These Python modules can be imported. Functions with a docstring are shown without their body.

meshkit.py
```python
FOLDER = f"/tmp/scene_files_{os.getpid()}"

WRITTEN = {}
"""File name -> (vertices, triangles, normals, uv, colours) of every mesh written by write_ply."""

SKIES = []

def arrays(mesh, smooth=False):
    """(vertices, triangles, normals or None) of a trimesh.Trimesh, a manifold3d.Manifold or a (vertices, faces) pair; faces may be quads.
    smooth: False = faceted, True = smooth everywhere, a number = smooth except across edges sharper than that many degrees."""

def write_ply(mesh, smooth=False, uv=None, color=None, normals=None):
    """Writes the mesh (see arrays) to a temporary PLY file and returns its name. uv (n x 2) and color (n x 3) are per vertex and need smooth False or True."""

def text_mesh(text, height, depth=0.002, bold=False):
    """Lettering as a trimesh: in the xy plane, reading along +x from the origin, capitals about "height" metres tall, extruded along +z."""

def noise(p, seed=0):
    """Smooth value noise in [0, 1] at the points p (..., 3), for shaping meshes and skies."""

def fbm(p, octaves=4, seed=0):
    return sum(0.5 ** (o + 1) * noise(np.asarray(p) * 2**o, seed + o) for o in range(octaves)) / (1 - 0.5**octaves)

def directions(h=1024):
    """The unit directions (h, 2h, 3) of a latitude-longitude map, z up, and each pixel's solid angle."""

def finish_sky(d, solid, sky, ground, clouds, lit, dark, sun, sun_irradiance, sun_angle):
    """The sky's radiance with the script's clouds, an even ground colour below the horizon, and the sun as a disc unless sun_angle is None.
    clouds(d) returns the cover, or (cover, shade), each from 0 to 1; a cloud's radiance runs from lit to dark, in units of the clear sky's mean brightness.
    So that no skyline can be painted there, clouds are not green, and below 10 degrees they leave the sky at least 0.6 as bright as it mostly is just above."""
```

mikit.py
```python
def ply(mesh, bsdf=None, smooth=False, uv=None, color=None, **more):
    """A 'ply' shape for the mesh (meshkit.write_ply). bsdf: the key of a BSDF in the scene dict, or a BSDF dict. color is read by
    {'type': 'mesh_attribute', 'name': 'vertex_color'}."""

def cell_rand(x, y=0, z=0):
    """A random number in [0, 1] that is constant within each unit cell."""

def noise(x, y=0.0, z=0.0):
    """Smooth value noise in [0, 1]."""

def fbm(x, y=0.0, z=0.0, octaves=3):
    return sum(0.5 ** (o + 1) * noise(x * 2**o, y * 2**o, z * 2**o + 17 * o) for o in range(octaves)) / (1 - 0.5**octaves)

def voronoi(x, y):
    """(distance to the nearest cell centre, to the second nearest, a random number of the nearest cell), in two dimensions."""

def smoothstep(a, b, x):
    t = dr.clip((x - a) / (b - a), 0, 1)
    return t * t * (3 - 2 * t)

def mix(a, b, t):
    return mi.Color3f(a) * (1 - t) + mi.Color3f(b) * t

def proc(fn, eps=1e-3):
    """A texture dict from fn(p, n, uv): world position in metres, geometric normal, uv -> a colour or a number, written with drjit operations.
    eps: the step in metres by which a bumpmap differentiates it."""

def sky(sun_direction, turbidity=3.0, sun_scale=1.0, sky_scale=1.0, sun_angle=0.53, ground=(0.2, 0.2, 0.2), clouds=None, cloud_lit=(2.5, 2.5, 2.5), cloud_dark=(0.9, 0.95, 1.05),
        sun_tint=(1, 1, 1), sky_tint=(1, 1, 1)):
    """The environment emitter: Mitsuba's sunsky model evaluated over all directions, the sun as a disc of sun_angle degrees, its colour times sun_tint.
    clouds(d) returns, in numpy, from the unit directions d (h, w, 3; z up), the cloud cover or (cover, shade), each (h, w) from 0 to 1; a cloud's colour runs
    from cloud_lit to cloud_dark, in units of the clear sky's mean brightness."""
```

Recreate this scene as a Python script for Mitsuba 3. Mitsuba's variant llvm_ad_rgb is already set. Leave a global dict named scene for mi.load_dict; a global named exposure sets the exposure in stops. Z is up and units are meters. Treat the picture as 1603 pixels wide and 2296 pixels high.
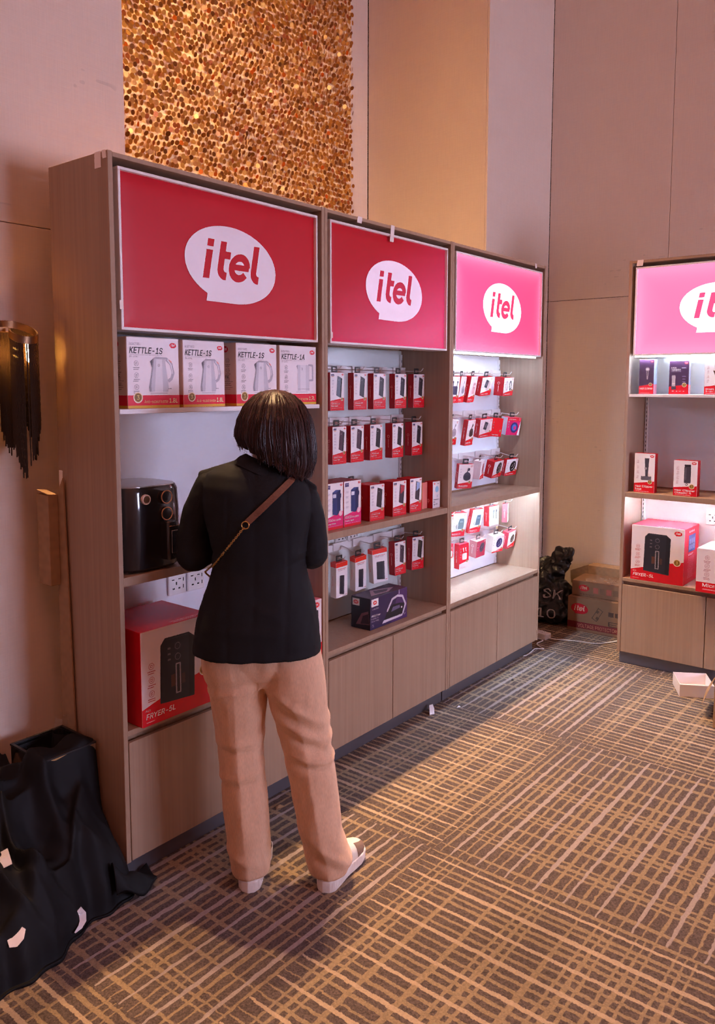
import math, random
import numpy as np, trimesh, mitsuba as mi, drjit as dr
import manifold3d as m3
import mikit, meshkit
from mikit import proc, noise, fbm, cell_rand, smoothstep, mix
from shapely.geometry import Polygon, Point, LineString, box as sbox
from shapely import affinity
from shapely.ops import unary_union

random.seed(7)
RNG = np.random.default_rng(7)
T = mi.ScalarTransform4f
scene, labels = {}, {}

# ---------------------------------------------------------------- camera
EYE = np.array([-1.5078, -2.1902, 1.6753])
YAW, PITCH, ROLL = 0.6734, 0.0961, 0.0013
fw = np.array([math.cos(YAW) * math.cos(PITCH), math.sin(YAW) * math.cos(PITCH), -math.sin(PITCH)])
rt = np.cross(fw, [0, 0, 1]); rt /= np.linalg.norm(rt)
up = np.cross(rt, fw)
up = -math.sin(ROLL) * rt + math.cos(ROLL) * up
scene['camera'] = {'type': 'perspective', 'fov_axis': 'x', 'fov': 2 * math.degrees(math.atan(801.5 / 1794.136)),
                   'principal_point_offset_y': (1148 - 1038.57) / 2296.0, 'near_clip': 0.05, 'far_clip': 100.0,
                   'to_world': T().look_at(origin=EYE.tolist(), target=(EYE + fw).tolist(), up=up.tolist())}
exposure = 0.22
K_NICHE, K_HALL, K_FRONT, K_LED, K_SIGN, K_SCONCE = 1.0, 1.0, 1.0, 1.0, 1.0, 1.0

# ---------------------------------------------------------------- helpers
def S(r, g, b):
    c = np.array([r, g, b], float) / 255
    return np.where(c <= 0.04045, c / 12.92, ((c + 0.055) / 1.055) ** 2.4)

def rgb(c): return {'type': 'rgb', 'value': [float(x) for x in c]}

def mat(key, d): scene[key] = d; return key

def principled(key, color, rough=0.5, **kw):
    base = color if isinstance(color, dict) else rgb(color)
    return mat(key, {'type': 'twosided', 'b': {'type': 'principled', 'base_color': base, 'roughness': rough, **kw}})

def emit(key_mesh, radiance, bsdf='m_dark'):
    scene[key_mesh]['emitter'] = {'type': 'area', 'radiance': radiance if isinstance(radiance, dict) else rgb(radiance)}

def numbered(name):
    key, n = name, 0
    while key in scene or key in labels or any(k.startswith(key + '__') for k in scene):
        n += 1; key = f'{name}_{n:03d}'
    return key

def thing(name, label=None, cat=None, group=None, kind=None):
    key = numbered(name); labels[key] = {}
    if label: labels[key]['label'] = label
    if cat: labels[key]['category'] = cat
    if group: labels[key]['group'] = group
    if kind: labels[key]['kind'] = kind
    return key

def part(parent, name, mesh, bsdf, smooth=False, color=None, to_world=None, label=None, kind=None):
    key = numbered(f'{parent}__{name}')
    scene[key] = mikit.ply(mesh, bsdf, smooth, color=color)
    if to_world is not None: scene[key]['to_world'] = to_world
    if label: labels.setdefault(key, {})['label'] = label
    if kind: labels.setdefault(key, {})['kind'] = kind
    return key

def solo(name, mesh, bsdf, label=None, cat=None, group=None, kind=None, smooth=False, color=None, to_world=None):
    key = thing(name, label, cat, group, kind)
    scene[key] = mikit.ply(mesh, bsdf, smooth, color=color)
    if to_world is not None: scene[key]['to_world'] = to_world
    return key

def share(parent, name, ply_dict, to_world=None):
    key = numbered(f'{parent}__{name}'); scene[key] = dict(ply_dict)
    if to_world is not None: scene[key]['to_world'] = to_world
    return key

_CH = None
def rbox(x0, x1, y0, y1, z0, z1, b=0.0012):
    """Chamfered box: 24 vertices, 4 per main face."""
    global _CH
    lo, hi = np.array([x0, y0, z0], float), np.array([x1, y1, z1], float)
    b = min(b, 0.45 * float((hi - lo).min()))
    def verts(lo, hi, b):
        v = []
        for ax in range(3):
            o = [a for a in range(3) if a != ax]
            for s in (0, 1):
                for i in (0, 1):
                    for j in (0, 1):
                        p = np.zeros(3); p[ax] = (lo, hi)[s][ax]
                        p[o[0]] = lo[o[0]] + b if i == 0 else hi[o[0]] - b
                        p[o[1]] = lo[o[1]] + b if j == 0 else hi[o[1]] - b
                        v.append(p)
        return np.array(v)
    if _CH is None:
        t = verts(np.zeros(3), np.array([1.0, 1.1, 1.2]), 0.1)
        h = trimesh.convex.convex_hull(t)
        idx = [int(np.argmin(((t - q) ** 2).sum(1))) for q in h.vertices]
        _CH = np.array(idx)[h.faces]
    return trimesh.Trimesh(verts(lo, hi, b), _CH.copy(), process=False)

def cat(ms): return trimesh.util.concatenate([m for m in ms if m is not None])

def cyl(p0, p1, r, n=10, r1=None):
    p0, p1 = np.asarray(p0, float), np.asarray(p1, float)
    return tube([p0, p1], [r, r if r1 is None else r1], n)

def tube(pts, r, n=8, cap=True):
    pts = np.asarray(pts, float); k = len(pts)
    r = np.broadcast_to(np.asarray(r, float), (k,))
    tan = np.gradient(pts, axis=0); tan /= np.linalg.norm(tan, axis=1, keepdims=True) + 1e-12
    a = np.array([0, 0, 1.0]) if abs(tan[0][2]) < 0.9 else np.array([1.0, 0, 0])
    u = np.cross(tan[0], a); u /= np.linalg.norm(u)
    V = []
    for i in range(k):
        u = u - tan[i] * (u @ tan[i]); u /= np.linalg.norm(u); w = np.cross(tan[i], u)
        th = np.arange(n) * 2 * np.pi / n
        V.append(pts[i] + r[i] * (np.cos(th)[:, None] * u + np.sin(th)[:, None] * w))
    return loft(V, cap)

def loft(rings, cap=True):
    n, k = len(rings[0]), len(rings)
    V = np.vstack(rings); F = []
    i = np.arange(n); j = (i + 1) % n
    for a in range(k - 1):
        F.append(np.stack([a * n + i, a * n + j, (a + 1) * n + j], 1)); F.append(np.stack([a * n + i, (a + 1) * n + j, (a + 1) * n + i], 1))
    if cap:
        c0, c1 = len(V), len(V) + 1
        V = np.vstack([V, [np.mean(rings[0], 0)], [np.mean(rings[-1], 0)]])
        F.append(np.stack([j, i, i * 0 + c0], 1)); F.append(np.stack([(k - 1) * n + i, (k - 1) * n + j, i * 0 + c1], 1))
    m = trimesh.Trimesh(V, np.vstack(F), process=False)
    if cap and m.volume < 0: m.invert()
    return m

def revolve(prof, n=24):
    prof = np.asarray(prof, float); th = np.arange(n) * 2 * np.pi / n
    return loft([np.stack([r * np.cos(th), r * np.sin(th), np.full(n, z)], 1) for r, z in prof])

def man(m):
    return m3.Manifold(m3.Mesh(np.asarray(m.vertices, np.float32), np.asarray(m.faces, np.uint32)))

def tri(m):
    q = m.to_mesh(); return trimesh.Trimesh(np.asarray(q.vert_properties)[:, :3], np.asarray(q.tri_verts), process=False)

def ball(c, r): return m3.Manifold.sphere(float(r), 20).translate([float(x) for x in c])

def bones(chain):
    out = []
    for (a, ra), (b, rb) in zip(chain[:-1], chain[1:]):
        out.append(m3.Manifold.batch_hull([ball(a, ra), ball(b, rb)]))
    return out

def union(ms): return m3.Manifold.batch_boolean(ms, m3.OpType.Add)

def smoothed(m, edge=0.012, it=10):
    t = tri(m.refine_to_length(edge)); t.merge_vertices()
    trimesh.smoothing.filter_taubin(t, lamb=0.5, nu=0.53, iterations=it)
    return t

def wobble(mesh, amp, freq, seed=0, stretch=(1, 1, 1), octaves=3):
    v = np.array(mesh.vertices); n = trimesh.Trimesh(v, mesh.faces, process=False).vertex_normals
    f = meshkit.fbm(v * np.array(stretch) * freq, octaves, seed) - 0.5
    return trimesh.Trimesh(v + n * (f * 2 * amp)[:, None], mesh.faces, process=False)

def flat(poly):
    """(vertices 2D, faces) of a shapely polygon or multipolygon."""
    V, F, n = [], [], 0
    for g in getattr(poly, 'geoms', [poly]):
        if g.is_empty or g.geom_type != 'Polygon' or g.area < 1e-12: continue
        v, f = trimesh.creation.triangulate_polygon(g, engine='earcut')
        V.append(np.asarray(v)); F.append(np.asarray(f) + n); n += len(v)
    return (np.vstack(V), np.vstack(F)) if V else (np.zeros((0, 2)), np.zeros((0, 3), int))

_TX = {}
def text2d(s, bold=False):
    if (s, bold) not in _TX:
        m = meshkit.text_mesh(s, 1.0, 0.01, bold)
        v, f = np.asarray(m.vertices), np.asarray(m.faces)
        keep = (v[f][:, :, 2] > 0.005).all(1)
        used, inv = np.unique(f[keep], return_inverse=True)
        _TX[s, bold] = (v[used][:, :2].copy(), inv.reshape(-1, 3))
    return _TX[s, bold]

# the round speech-bubble emblem and its slanted lowercase lettering, in units of the letters' x-height
def _emblem():
    sh = lambda g: affinity.affine_transform(g, [1, 0.2, 0, 1, 0, 0])
    def arc(cx, cy, r, a0, a1, n=14): return [(cx + r * math.cos(math.radians(a)), cy + r * math.sin(math.radians(a))) for a in np.linspace(a0, a1, n)]
    w = 0.145
    i = unary_union([sbox(-w, 0, w, 1.0), sbox(-w, 1.12, w, 1.38)])
    t = unary_union([LineString([(0.60, 1.36), (0.60, 0.42)] + arc(0.88, 0.42, 0.28, 180, 270) + [(0.92, 0.14)]).buffer(0.14, cap_style=2), sbox(0.5, 0.76, 1.0, 1.02)])
    e = unary_union([LineString(arc(1.50, 0.5, 0.38, 5, 325, 40)).buffer(0.135, cap_style=2), sbox(1.16, 0.41, 1.97, 0.62).intersection(Point(1.5, 0.5).buffer(0.515, 24))])
    l = LineString([(2.22, 1.38), (2.22, 0.42)] + arc(2.50, 0.42, 0.28, 180, 270) + [(2.52, 0.14)]).buffer(0.14, cap_style=2)
    letters = [affinity.translate(sh(g), -1.27, -0.55) for g in (i, t, e, l)]
    el = affinity.scale(Point(0, 0).buffer(1.0, 28), 2.195, 1.355)
    el = affinity.affine_transform(el, [1, -0.12, 0, 1, 0, 0])
    tail = Polygon([(-1.19, -0.95), (-1.26, -1.34), (0.15, -1.355), (0.15, -0.9)])
    return unary_union([el, tail]), letters
BUBBLE, LETTERS = _emblem()

class Art:
    """A printed carton: a chamfered body with one colour per face and flat print laid on its faces."""
    def __init__(s, w, h, d, front, left=None, right=None, top=None, back=None, bottom=None, hang=False, bevel=0.0012):
        s.w, s.h, s.d = w, h, d
        s.z0 = -h if hang else 0.0
        left = front if left is None else left; right = left if right is None else right
        top = left if top is None else top; back = left if back is None else back; bottom = back if bottom is None else bottom
        m = rbox(-w / 2, w / 2, -d / 2, d / 2, s.z0, s.z0 + h, bevel)
        cols = np.repeat(np.array([left, right, front, back, bottom, top], float), 4, axis=0)
        s.V, s.F, s.C, s.n = [m.vertices], [m.faces], [cols], len(m.vertices)
    def size(s, f): return {'front': (s.w, s.h), 'left': (s.d, s.h), 'right': (s.d, s.h), 'top': (s.w, s.d)}[f]
    def put(s, f, v2, fc, col, layer=1):
        if len(v2) == 0: return
        u, v = v2[:, 0], v2[:, 1]; e = 0.00022 * layer
        if f == 'front': P = np.stack([u - s.w / 2, 0 * u - s.d / 2 - e, v + s.z0], 1)
        elif f == 'left': P = np.stack([0 * u - s.w / 2 - e, s.d / 2 - u, v + s.z0], 1)
        elif f == 'right': P = np.stack([0 * u + s.w / 2 + e, u - s.d / 2, v + s.z0], 1)
        else: P = np.stack([u - s.w / 2, v - s.d / 2, 0 * u + s.z0 + s.h + e], 1)
        s.V.append(P); s.F.append(fc + s.n); s.n += len(P); s.C.append(np.tile(np.asarray(col, float), (len(P), 1)))
    def poly(s, f, g, col, layer=1):
        W, H = s.size(f); k = 0.0008
        g = g.intersection(sbox(k, k, W - k, H - k))
        s.put(f, *flat(g), col, layer)
    def rect(s, f, x0, y0, x1, y1, col, layer=1): s.poly(f, sbox(min(x0, x1), min(y0, y1), max(x0, x1), max(y0, y1)), col, layer)
    def text(s, f, t, x, y, h, col, bold=False, italic=0.0, width=None, layer=3, vertical=False):
        v, fc = text2d(t, bold); v = v.copy()
        w0 = v[:, 0].max() - v[:, 0].min(); v[:, 0] -= v[:, 0].min()
        sx = h if width is None else width / w0
        v = np.stack([v[:, 0] * sx + italic * v[:, 1] * h, v[:, 1] * h], 1)
        if vertical: v = np.stack([v[:, 1], -v[:, 0]], 1)
        s.put(f, v + [x, y], fc, col, layer)
    def logo(s, f, cx, cy, w, bub, let, layer=2):
        k = w / 4.4
        tr = lambda g: affinity.affine_transform(g, [k, 0, 0, k, cx, cy])
        s.put(f, *flat(tr(BUBBLE.simplify(0.02))), bub, layer)
        for g in LETTERS: s.put(f, *flat(tr(g.simplify(0.02))), let, layer + 1)
    def disc(s, f, cx, cy, r, col, layer=2, n=5): s.put(f, *flat(Point(cx, cy).buffer(r, n)), col, layer)
    def ring(s, f, cx, cy, r, t, col, layer=2): s.put(f, *flat(Point(cx, cy).buffer(r, 6).difference(Point(cx, cy).buffer(r - t, 6))), col, layer)
    def lines(s, f, x, y, w, n, pitch, th, col, layer=2, seed=1):
        rr = random.Random(seed)
        for k in range(n): s.rect(f, x + w * 0.1 * rr.random(), y - k * pitch, x + w * (0.75 + 0.25 * rr.random()), y - k * pitch - th, col, layer)
    def icons(s, f, x, y0, n, dy, r, col, txt=True, seed=1):
        for k in range(n):
            y = y0 - k * dy
            s.ring(f, x, y, r, r * 0.16, col); s.rect(f, x - r * 0.4, y - r * 0.4, x + r * 0.4, y + r * 0.4, col)
            s.disc(f, x, y, r * 0.24, WHITE, 3, 3)
            if txt: s.lines(f, x - r * 1.5, y - r * 1.4, r * 3.0, 2, r * 0.62, r * 0.28, col, seed=seed + k)
    def medal(s, f, x, y, r):
        s.disc(f, x, y, r, S(238, 226, 214), 3, 7); s.disc(f, x, y, r * 0.82, S(190, 150, 70), 4, 7); s.disc(f, x, y, r * 0.7, S(120, 86, 36), 5, 7)
        v, fc = text2d('3', True); v = v - (v.max(0) + v.min(0)) / 2; s.put(f, v * r * 0.8 + [x, y], fc, S(205, 175, 95), 6)
    def mesh(s): return trimesh.Trimesh(np.vstack(s.V), np.vstack(s.F), process=False), np.vstack(s.C)

WHITE, RED, DRED, INK, GREYT, GOLD = S(238, 234, 238), S(205, 16, 32), S(170, 8, 18), S(40, 34, 46), S(150, 142, 150), S(200, 160, 60)

# ---------------------------------------------------------------- materials
VC = {'type': 'mesh_attribute', 'name': 'vertex_color'}
principled('m_print', VC, 0.42, specular=0.45)
principled('m_matte', VC, 0.85, specular=0.2)
principled('m_glossy', VC, 0.12, specular=0.6, clearcoat=0.6, clearcoat_gloss=0.95)

def f_wood(p, n, uv):
    a = noise(p.x * 170 + 3, p.y * 170, p.z * 2.2)
    b = noise(p.x * 60, p.y * 60 + 9, p.z * 1.1)
    c = mix([0.265, 0.162, 0.102], [0.38, 0.25, 0.165], dr.clip(0.30 + 0.30 * a + 0.20 * (b - 0.3), 0, 1))
    w = smoothstep(0.80, 0.97, noise(p.x * 9 + 4, p.y * 9, p.z * 1.6)) * 0.05
    return c * (1 - w)
principled('m_wood', proc(f_wood), 0.5, specular=0.4)

def f_paper(p, n, uv):
    a = noise(p.x * 420 + p.y * 420, 0.0, p.z * 14) * 0.5 + noise(p.x * 22 + p.y * 22, 1.0, p.z * 420) * 0.5
    st = smoothstep(0.62, 0.85, fbm(p.x * 1.4 + p.y * 1.4, 2.0, p.z * 0.9)) * 0.05
    sc = smoothstep(0.86, 0.9, noise(p.x * 30 + p.y * 30, 5.0, p.z * 46)) * smoothstep(0.80, 0.84, noise(p.x * 3 + p.y * 3, 7.0, p.z * 4)) * 0.12
    return mi.Color3f(0.635, 0.515, 0.425) * (0.955 + 0.09 * a) * (1 - st) * (1 - sc)
principled('m_wallpaper', proc(f_paper), 0.62, specular=0.3)

def f_carpet(p, n, uv):
    x = p.x + 0.004 * (noise(p.x * 55, p.y * 55) - 0.5) + 0.0035 * (noise(p.x * 40, p.y * 260, 3.0) - 0.5)
    y = p.y + 0.004 * (noise(p.x * 55, p.y * 55, 9.0) - 0.5) + 0.0035 * (noise(p.x * 40, p.y * 260, 8.0) - 0.5)
    bx, by = (x - 0.83) / 1.16, (y + 0.68) / 1.16
    ix, iy = dr.floor(bx), dr.floor(by)
    fx, fy = bx - ix, by - iy
    par = (ix + iy) * 0.5
    isA = (par - dr.floor(par)) > 0.25          # (0,-1) -> A
    s, q = dr.select(isA, x, y), dr.select(isA, y, x)
    fs, fq = dr.select(isA, fx, fy), dr.select(isA, fy, fx)
    blk = ix * 7.3 + iy * 3.1
    def lines(c, pitch, salt):
        k = dr.floor(c / pitch)
        j = (cell_rand(k, blk * 10 + 500, salt) - 0.5) * 0.22
        d = dr.abs(c / pitch - k - 0.5 - j) * pitch
        return d, k
    d1, k1 = lines(q, 0.0365, 11)
    env = dr.sqrt(dr.maximum(dr.sin(math.pi * dr.clip(fs, 0, 1)), 0.0))
    lil = (k1 - dr.floor(k1 / 3.0) * 3.0) < 0.5
    w1 = 0.0014 + 0.0070 * env * (0.55 + 0.6 * cell_rand(k1, blk + 40, 5)) + dr.select(lil, 0.0012, 0.0)
    l1 = 1 - smoothstep(w1 - 0.0012, w1 + 0.0012, d1)
    kk = dr.floor(s / 0.118)
    off = (cell_rand(kk, 3.0, 21) - 0.5) * 0.3
    d2 = dr.abs(s / 0.118 - kk - 0.5 - off) * 0.118
    env2 = dr.maximum(dr.sin(math.pi * fq), 0.0)
    w2 = 0.0018 + 0.0085 * env2
    l2 = 1 - smoothstep(w2 - 0.0015, w2 + 0.0015, d2)
    d3 = dr.abs(d2 - 0.026 - 0.006 * env2); near = dr.select(cell_rand(kk, 9.0, 4) > 0.45, 1.0, 0.0)
    l3 = (1 - smoothstep(0.0016 + 0.003 * env2, 0.004 + 0.003 * env2, d3)) * near
    fib = noise(p.x * 620, p.y * 620) * 0.5 + noise(p.x * 230, p.y * 230, 4.0) * 0.5
    dark = mi.Color3f(0.112, 0.081, 0.072) * (0.40 + 1.2 * fib)
    tan = mi.Color3f(0.285, 0.202, 0.130) * (0.70 + 0.60 * fib)
    lila = dr.select(isA, mi.Color3f(0.34, 0.27, 0.25), mi.Color3f(0.43, 0.31, 0.22)) * (0.8 + 0.4 * fib)
    c = mix(dark, tan, dr.maximum(l2, l3))
    c = mix(c, dr.select(lil, lila, tan), l1)
    soil = smoothstep(0.60, 0.80, fbm(p.x * 1.7, p.y * 1.7, 3.0)) * 0.18
    return c * (1 - soil)
def f_pile(p, n, uv): return noise(p.x * 420, p.y * 420) * 0.0025
mat('m_carpet', {'type': 'bumpmap', 'scale': 1.0, 't': proc(f_pile, 6e-4), 'b': {'type': 'diffuse', 'reflectance': proc(f_carpet)}})

principled('m_dark', [0.01, 0.01, 0.01], 0.6)
principled('m_white_metal', [0.78, 0.78, 0.80], 0.35, specular=0.5)
principled('m_panel', [0.82, 0.87, 0.97], 0.16, specular=0.5)  # white panel; cool light put into its blue tint
principled('m_panel_grey', [0.66, 0.72, 0.72], 0.3, specular=0.5)
principled('m_steel', [0.62, 0.60, 0.60], 0.28, metallic=0.9)
principled('m_kick', [0.16, 0.145, 0.16], 0.35, metallic=0.6)
principled('m_blackplastic', [0.012, 0.011, 0.012], 0.4)
principled('m_blackgloss', [0.012, 0.009, 0.010], 0.08, specular=0.6, clearcoat=1.0, clearcoat_gloss=0.96)
principled('m_copper', [0.85, 0.45, 0.25], 0.25, metallic=1.0)
principled('m_brass', [0.72, 0.42, 0.14], 0.28, metallic=1.0)
principled('m_bronze', [0.16, 0.085, 0.045], 0.35, metallic=0.9)
principled('m_chain', [0.055, 0.036, 0.026], 0.38, metallic=0.8)
principled('m_mirror', [0.72, 0.66, 0.62], 0.16, metallic=1.0)
principled('m_tape', [0.82, 0.74, 0.70], 0.6)
def f_card(p, n, uv): return mi.Color3f(0.33, 0.20, 0.11) * (0.9 + 0.2 * noise(p.x * 60, p.y * 60, p.z * 60))
principled('m_card', proc(f_card), 0.75, specular=0.2)
principled('m_trash', [0.010, 0.010, 0.011], 0.3, specular=0.45)
def f_gold(p, n, uv): return mix([0.80, 0.55, 0.28], [0.95, 0.78, 0.50], noise(p.x * 160, p.y * 60, p.z * 130))
principled('m_foil', proc(f_gold), 0.5, metallic=0.1, specular=0.6)
mat('m_film', {'type': 'thindielectric', 'int_ior': 1.5})
mat('m_plastic_clear', {'type': 'thindielectric', 'int_ior': 1.45})
def f_jacket(p, n, uv): return mi.Color3f(0.0085, 0.0082, 0.0095) * (0.7 + 0.6 * noise(p.x * 700, p.y * 700, p.z * 700))
principled('m_jacket', proc(f_jacket), 0.75, specular=0.2, sheen=0.12)
def f_trouser(p, n, uv):
    a = noise(p.x * 500, p.y * 500, p.z * 90) * 0.6 + noise(p.x * 60, p.y * 60, p.z * 12) * 0.4
    return mi.Color3f(0.63, 0.385, 0.245) * (0.86 + 0.28 * a)
principled('m_trouser', proc(f_trouser), 0.8, specular=0.2, sheen=0.3)
def f_hair(p, n, uv):
    a = noise(p.x * 420 + p.y * 300, p.y * 420, p.z * 14)
    return mix([0.010, 0.005, 0.006], [0.075, 0.020, 0.018], a * a)
principled('m_hair', proc(f_hair), 0.42, specular=0.4)
principled('m_skin', [0.40, 0.22, 0.14], 0.5, specular=0.35)
def f_drape(p, n, uv): return mi.Color3f(0.0040, 0.0036, 0.0040) * (0.8 + 0.5 * noise(p.x * 300, p.y * 300, p.z * 300))
principled('m_drape', proc(f_drape), 0.66, specular=0.2, sheen=0.06)
def f_strap(p, n, uv): return mi.Color3f(0.15, 0.062, 0.036) * (0.85 + 0.3 * noise(p.x * 300, p.y * 300, p.z * 300))
principled('m_leather', proc(f_strap), 0.5)

# ---------------------------------------------------------------- the room
XW, YW, YN, H = 4.05, 0.45, 1.42, 7.0
NX0, NX1 = 0.39, 3.13
XL, YF = -5.0, -6.5
def struct(name, mesh, bsdf, **kw): return solo(name, mesh, bsdf, kind='structure', **kw)
struct('floor', rbox(XL - .1, XW + .1, YF - .1, YN + .1, -0.1, 0.0), 'm_carpet')
struct('ceiling', rbox(XL - .1, XW + .1, YF - .1, YN + .1, H, H + .1), 'm_wallpaper')
def wall(name, core, panels):
    """core: boxes of the dark core; panels: (x0,x1,y0,y1,z0,z1) each a wallpapered panel with a fine joint."""
    k = thing(name, kind='structure')
    part(k, 'core', cat([rbox(*c) for c in core]), 'm_dark')
    for q in panels: part(k, 'panel', rbox(*q, b=0.002), 'm_wallpaper')
t_, g_ = 0.016, 0.0012
ZS = [0.0, 2.222, 4.7, H]
pan = []
for (a, b) in ((XL, -2.6), (-2.6, NX0)):
    for z0, z1 in zip(ZS[:-1], ZS[1:]): pan.append((a + g_, b - (0 if b == NX0 else g_), YW, YW + t_, z0 + g_, z1 - g_))
for (a, b) in ((NX1, XW),):
    for z0, z1 in zip([0, 2.296, 4.8], [2.296, 4.8, H]): pan.append((a, b - .0008, YW, YW + t_, z0 + g_, z1 - g_))
for z0, z1 in zip([0, 4.8], [4.8, H]):
    pan.append((NX1, NX1 + t_, YW + t_ + .001, YN - .004, z0 + g_, z1 - g_))
    pan.append((NX0 - t_, NX0, YW + t_ + .001, YN - .004, z0 + g_, z1 - g_))
    pan.append((NX0, NX1, YN, YN + t_, z0 + g_, z1 - g_))
wall('wall_left', [(XL, NX0 - t_ - .001, YW + t_, YN + .1, 0, H), (NX1 + t_ + .001, XW + .1, YW + t_ + .001, YN + .1, 0, H), (NX0 - .01, NX1 + .01, YN + t_, YN + .1, 0, H)], pan)
pan = []
ys = [YW - .0005, -0.409, -1.62, -2.83, -4.04, -5.25, YF]
for a, b in zip(ys[:-1], ys[1:]):
    for z0, z1 in zip([0, 2.296, 4.8], [2.296, 4.8, H]): pan.append((XW, XW + t_, b + g_, a - g_, z0 + g_, z1 - g_))
wall('wall_back', [(XW + t_, XW + .1, YF - .1, YN + .1, 0, H)], pan)
struct('wall_right', rbox(XL - .1, XL, YF - .1, YN + .1, 0, H), 'm_wallpaper')
WX0, WX1, WZ0, WZ1 = 0.9, 3.1, 0.75, 2.35
struct('wall_front', cat([rbox(XL, WX0, YF - .1, YF, 0, H), rbox(WX1, XW, YF - .1, YF, 0, H), rbox(WX0, WX1, YF - .1, YF, 0, WZ0), rbox(WX0, WX1, YF - .1, YF, WZ1, H)]), 'm_wallpaper')
w1 = thing('unseen_front_light_1', kind='structure')  # glowing opening out of view, placed to light the cabinet fronts
part(w1, 'frame', cat([rbox(WX0, WX0 + .05, YF - .05, YF + .02, WZ0, WZ1), rbox(WX1 - .05, WX1, YF - .05, YF + .02, WZ0, WZ1), rbox(WX0, WX1, YF - .05, YF + .02, WZ0, WZ0 + .05), rbox(WX0, WX1, YF - .05, YF + .02, WZ1 - .05, WZ1), rbox(1.975, 2.025, YF - .05, YF + .02, WZ0, WZ1)]), 'm_white_metal')
k = part(w1, 'light_pane', trimesh.Trimesh([[WX0, YF - .04, WZ0], [WX1, YF - .04, WZ0], [WX1, YF - .04, WZ1], [WX0, YF - .04, WZ1]], [[0, 2, 1], [0, 3, 2]], process=False), 'm_white_metal')
emit(k, np.array([1.02, 1.02, 1.48]) * 15.5 * K_FRONT)

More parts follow.
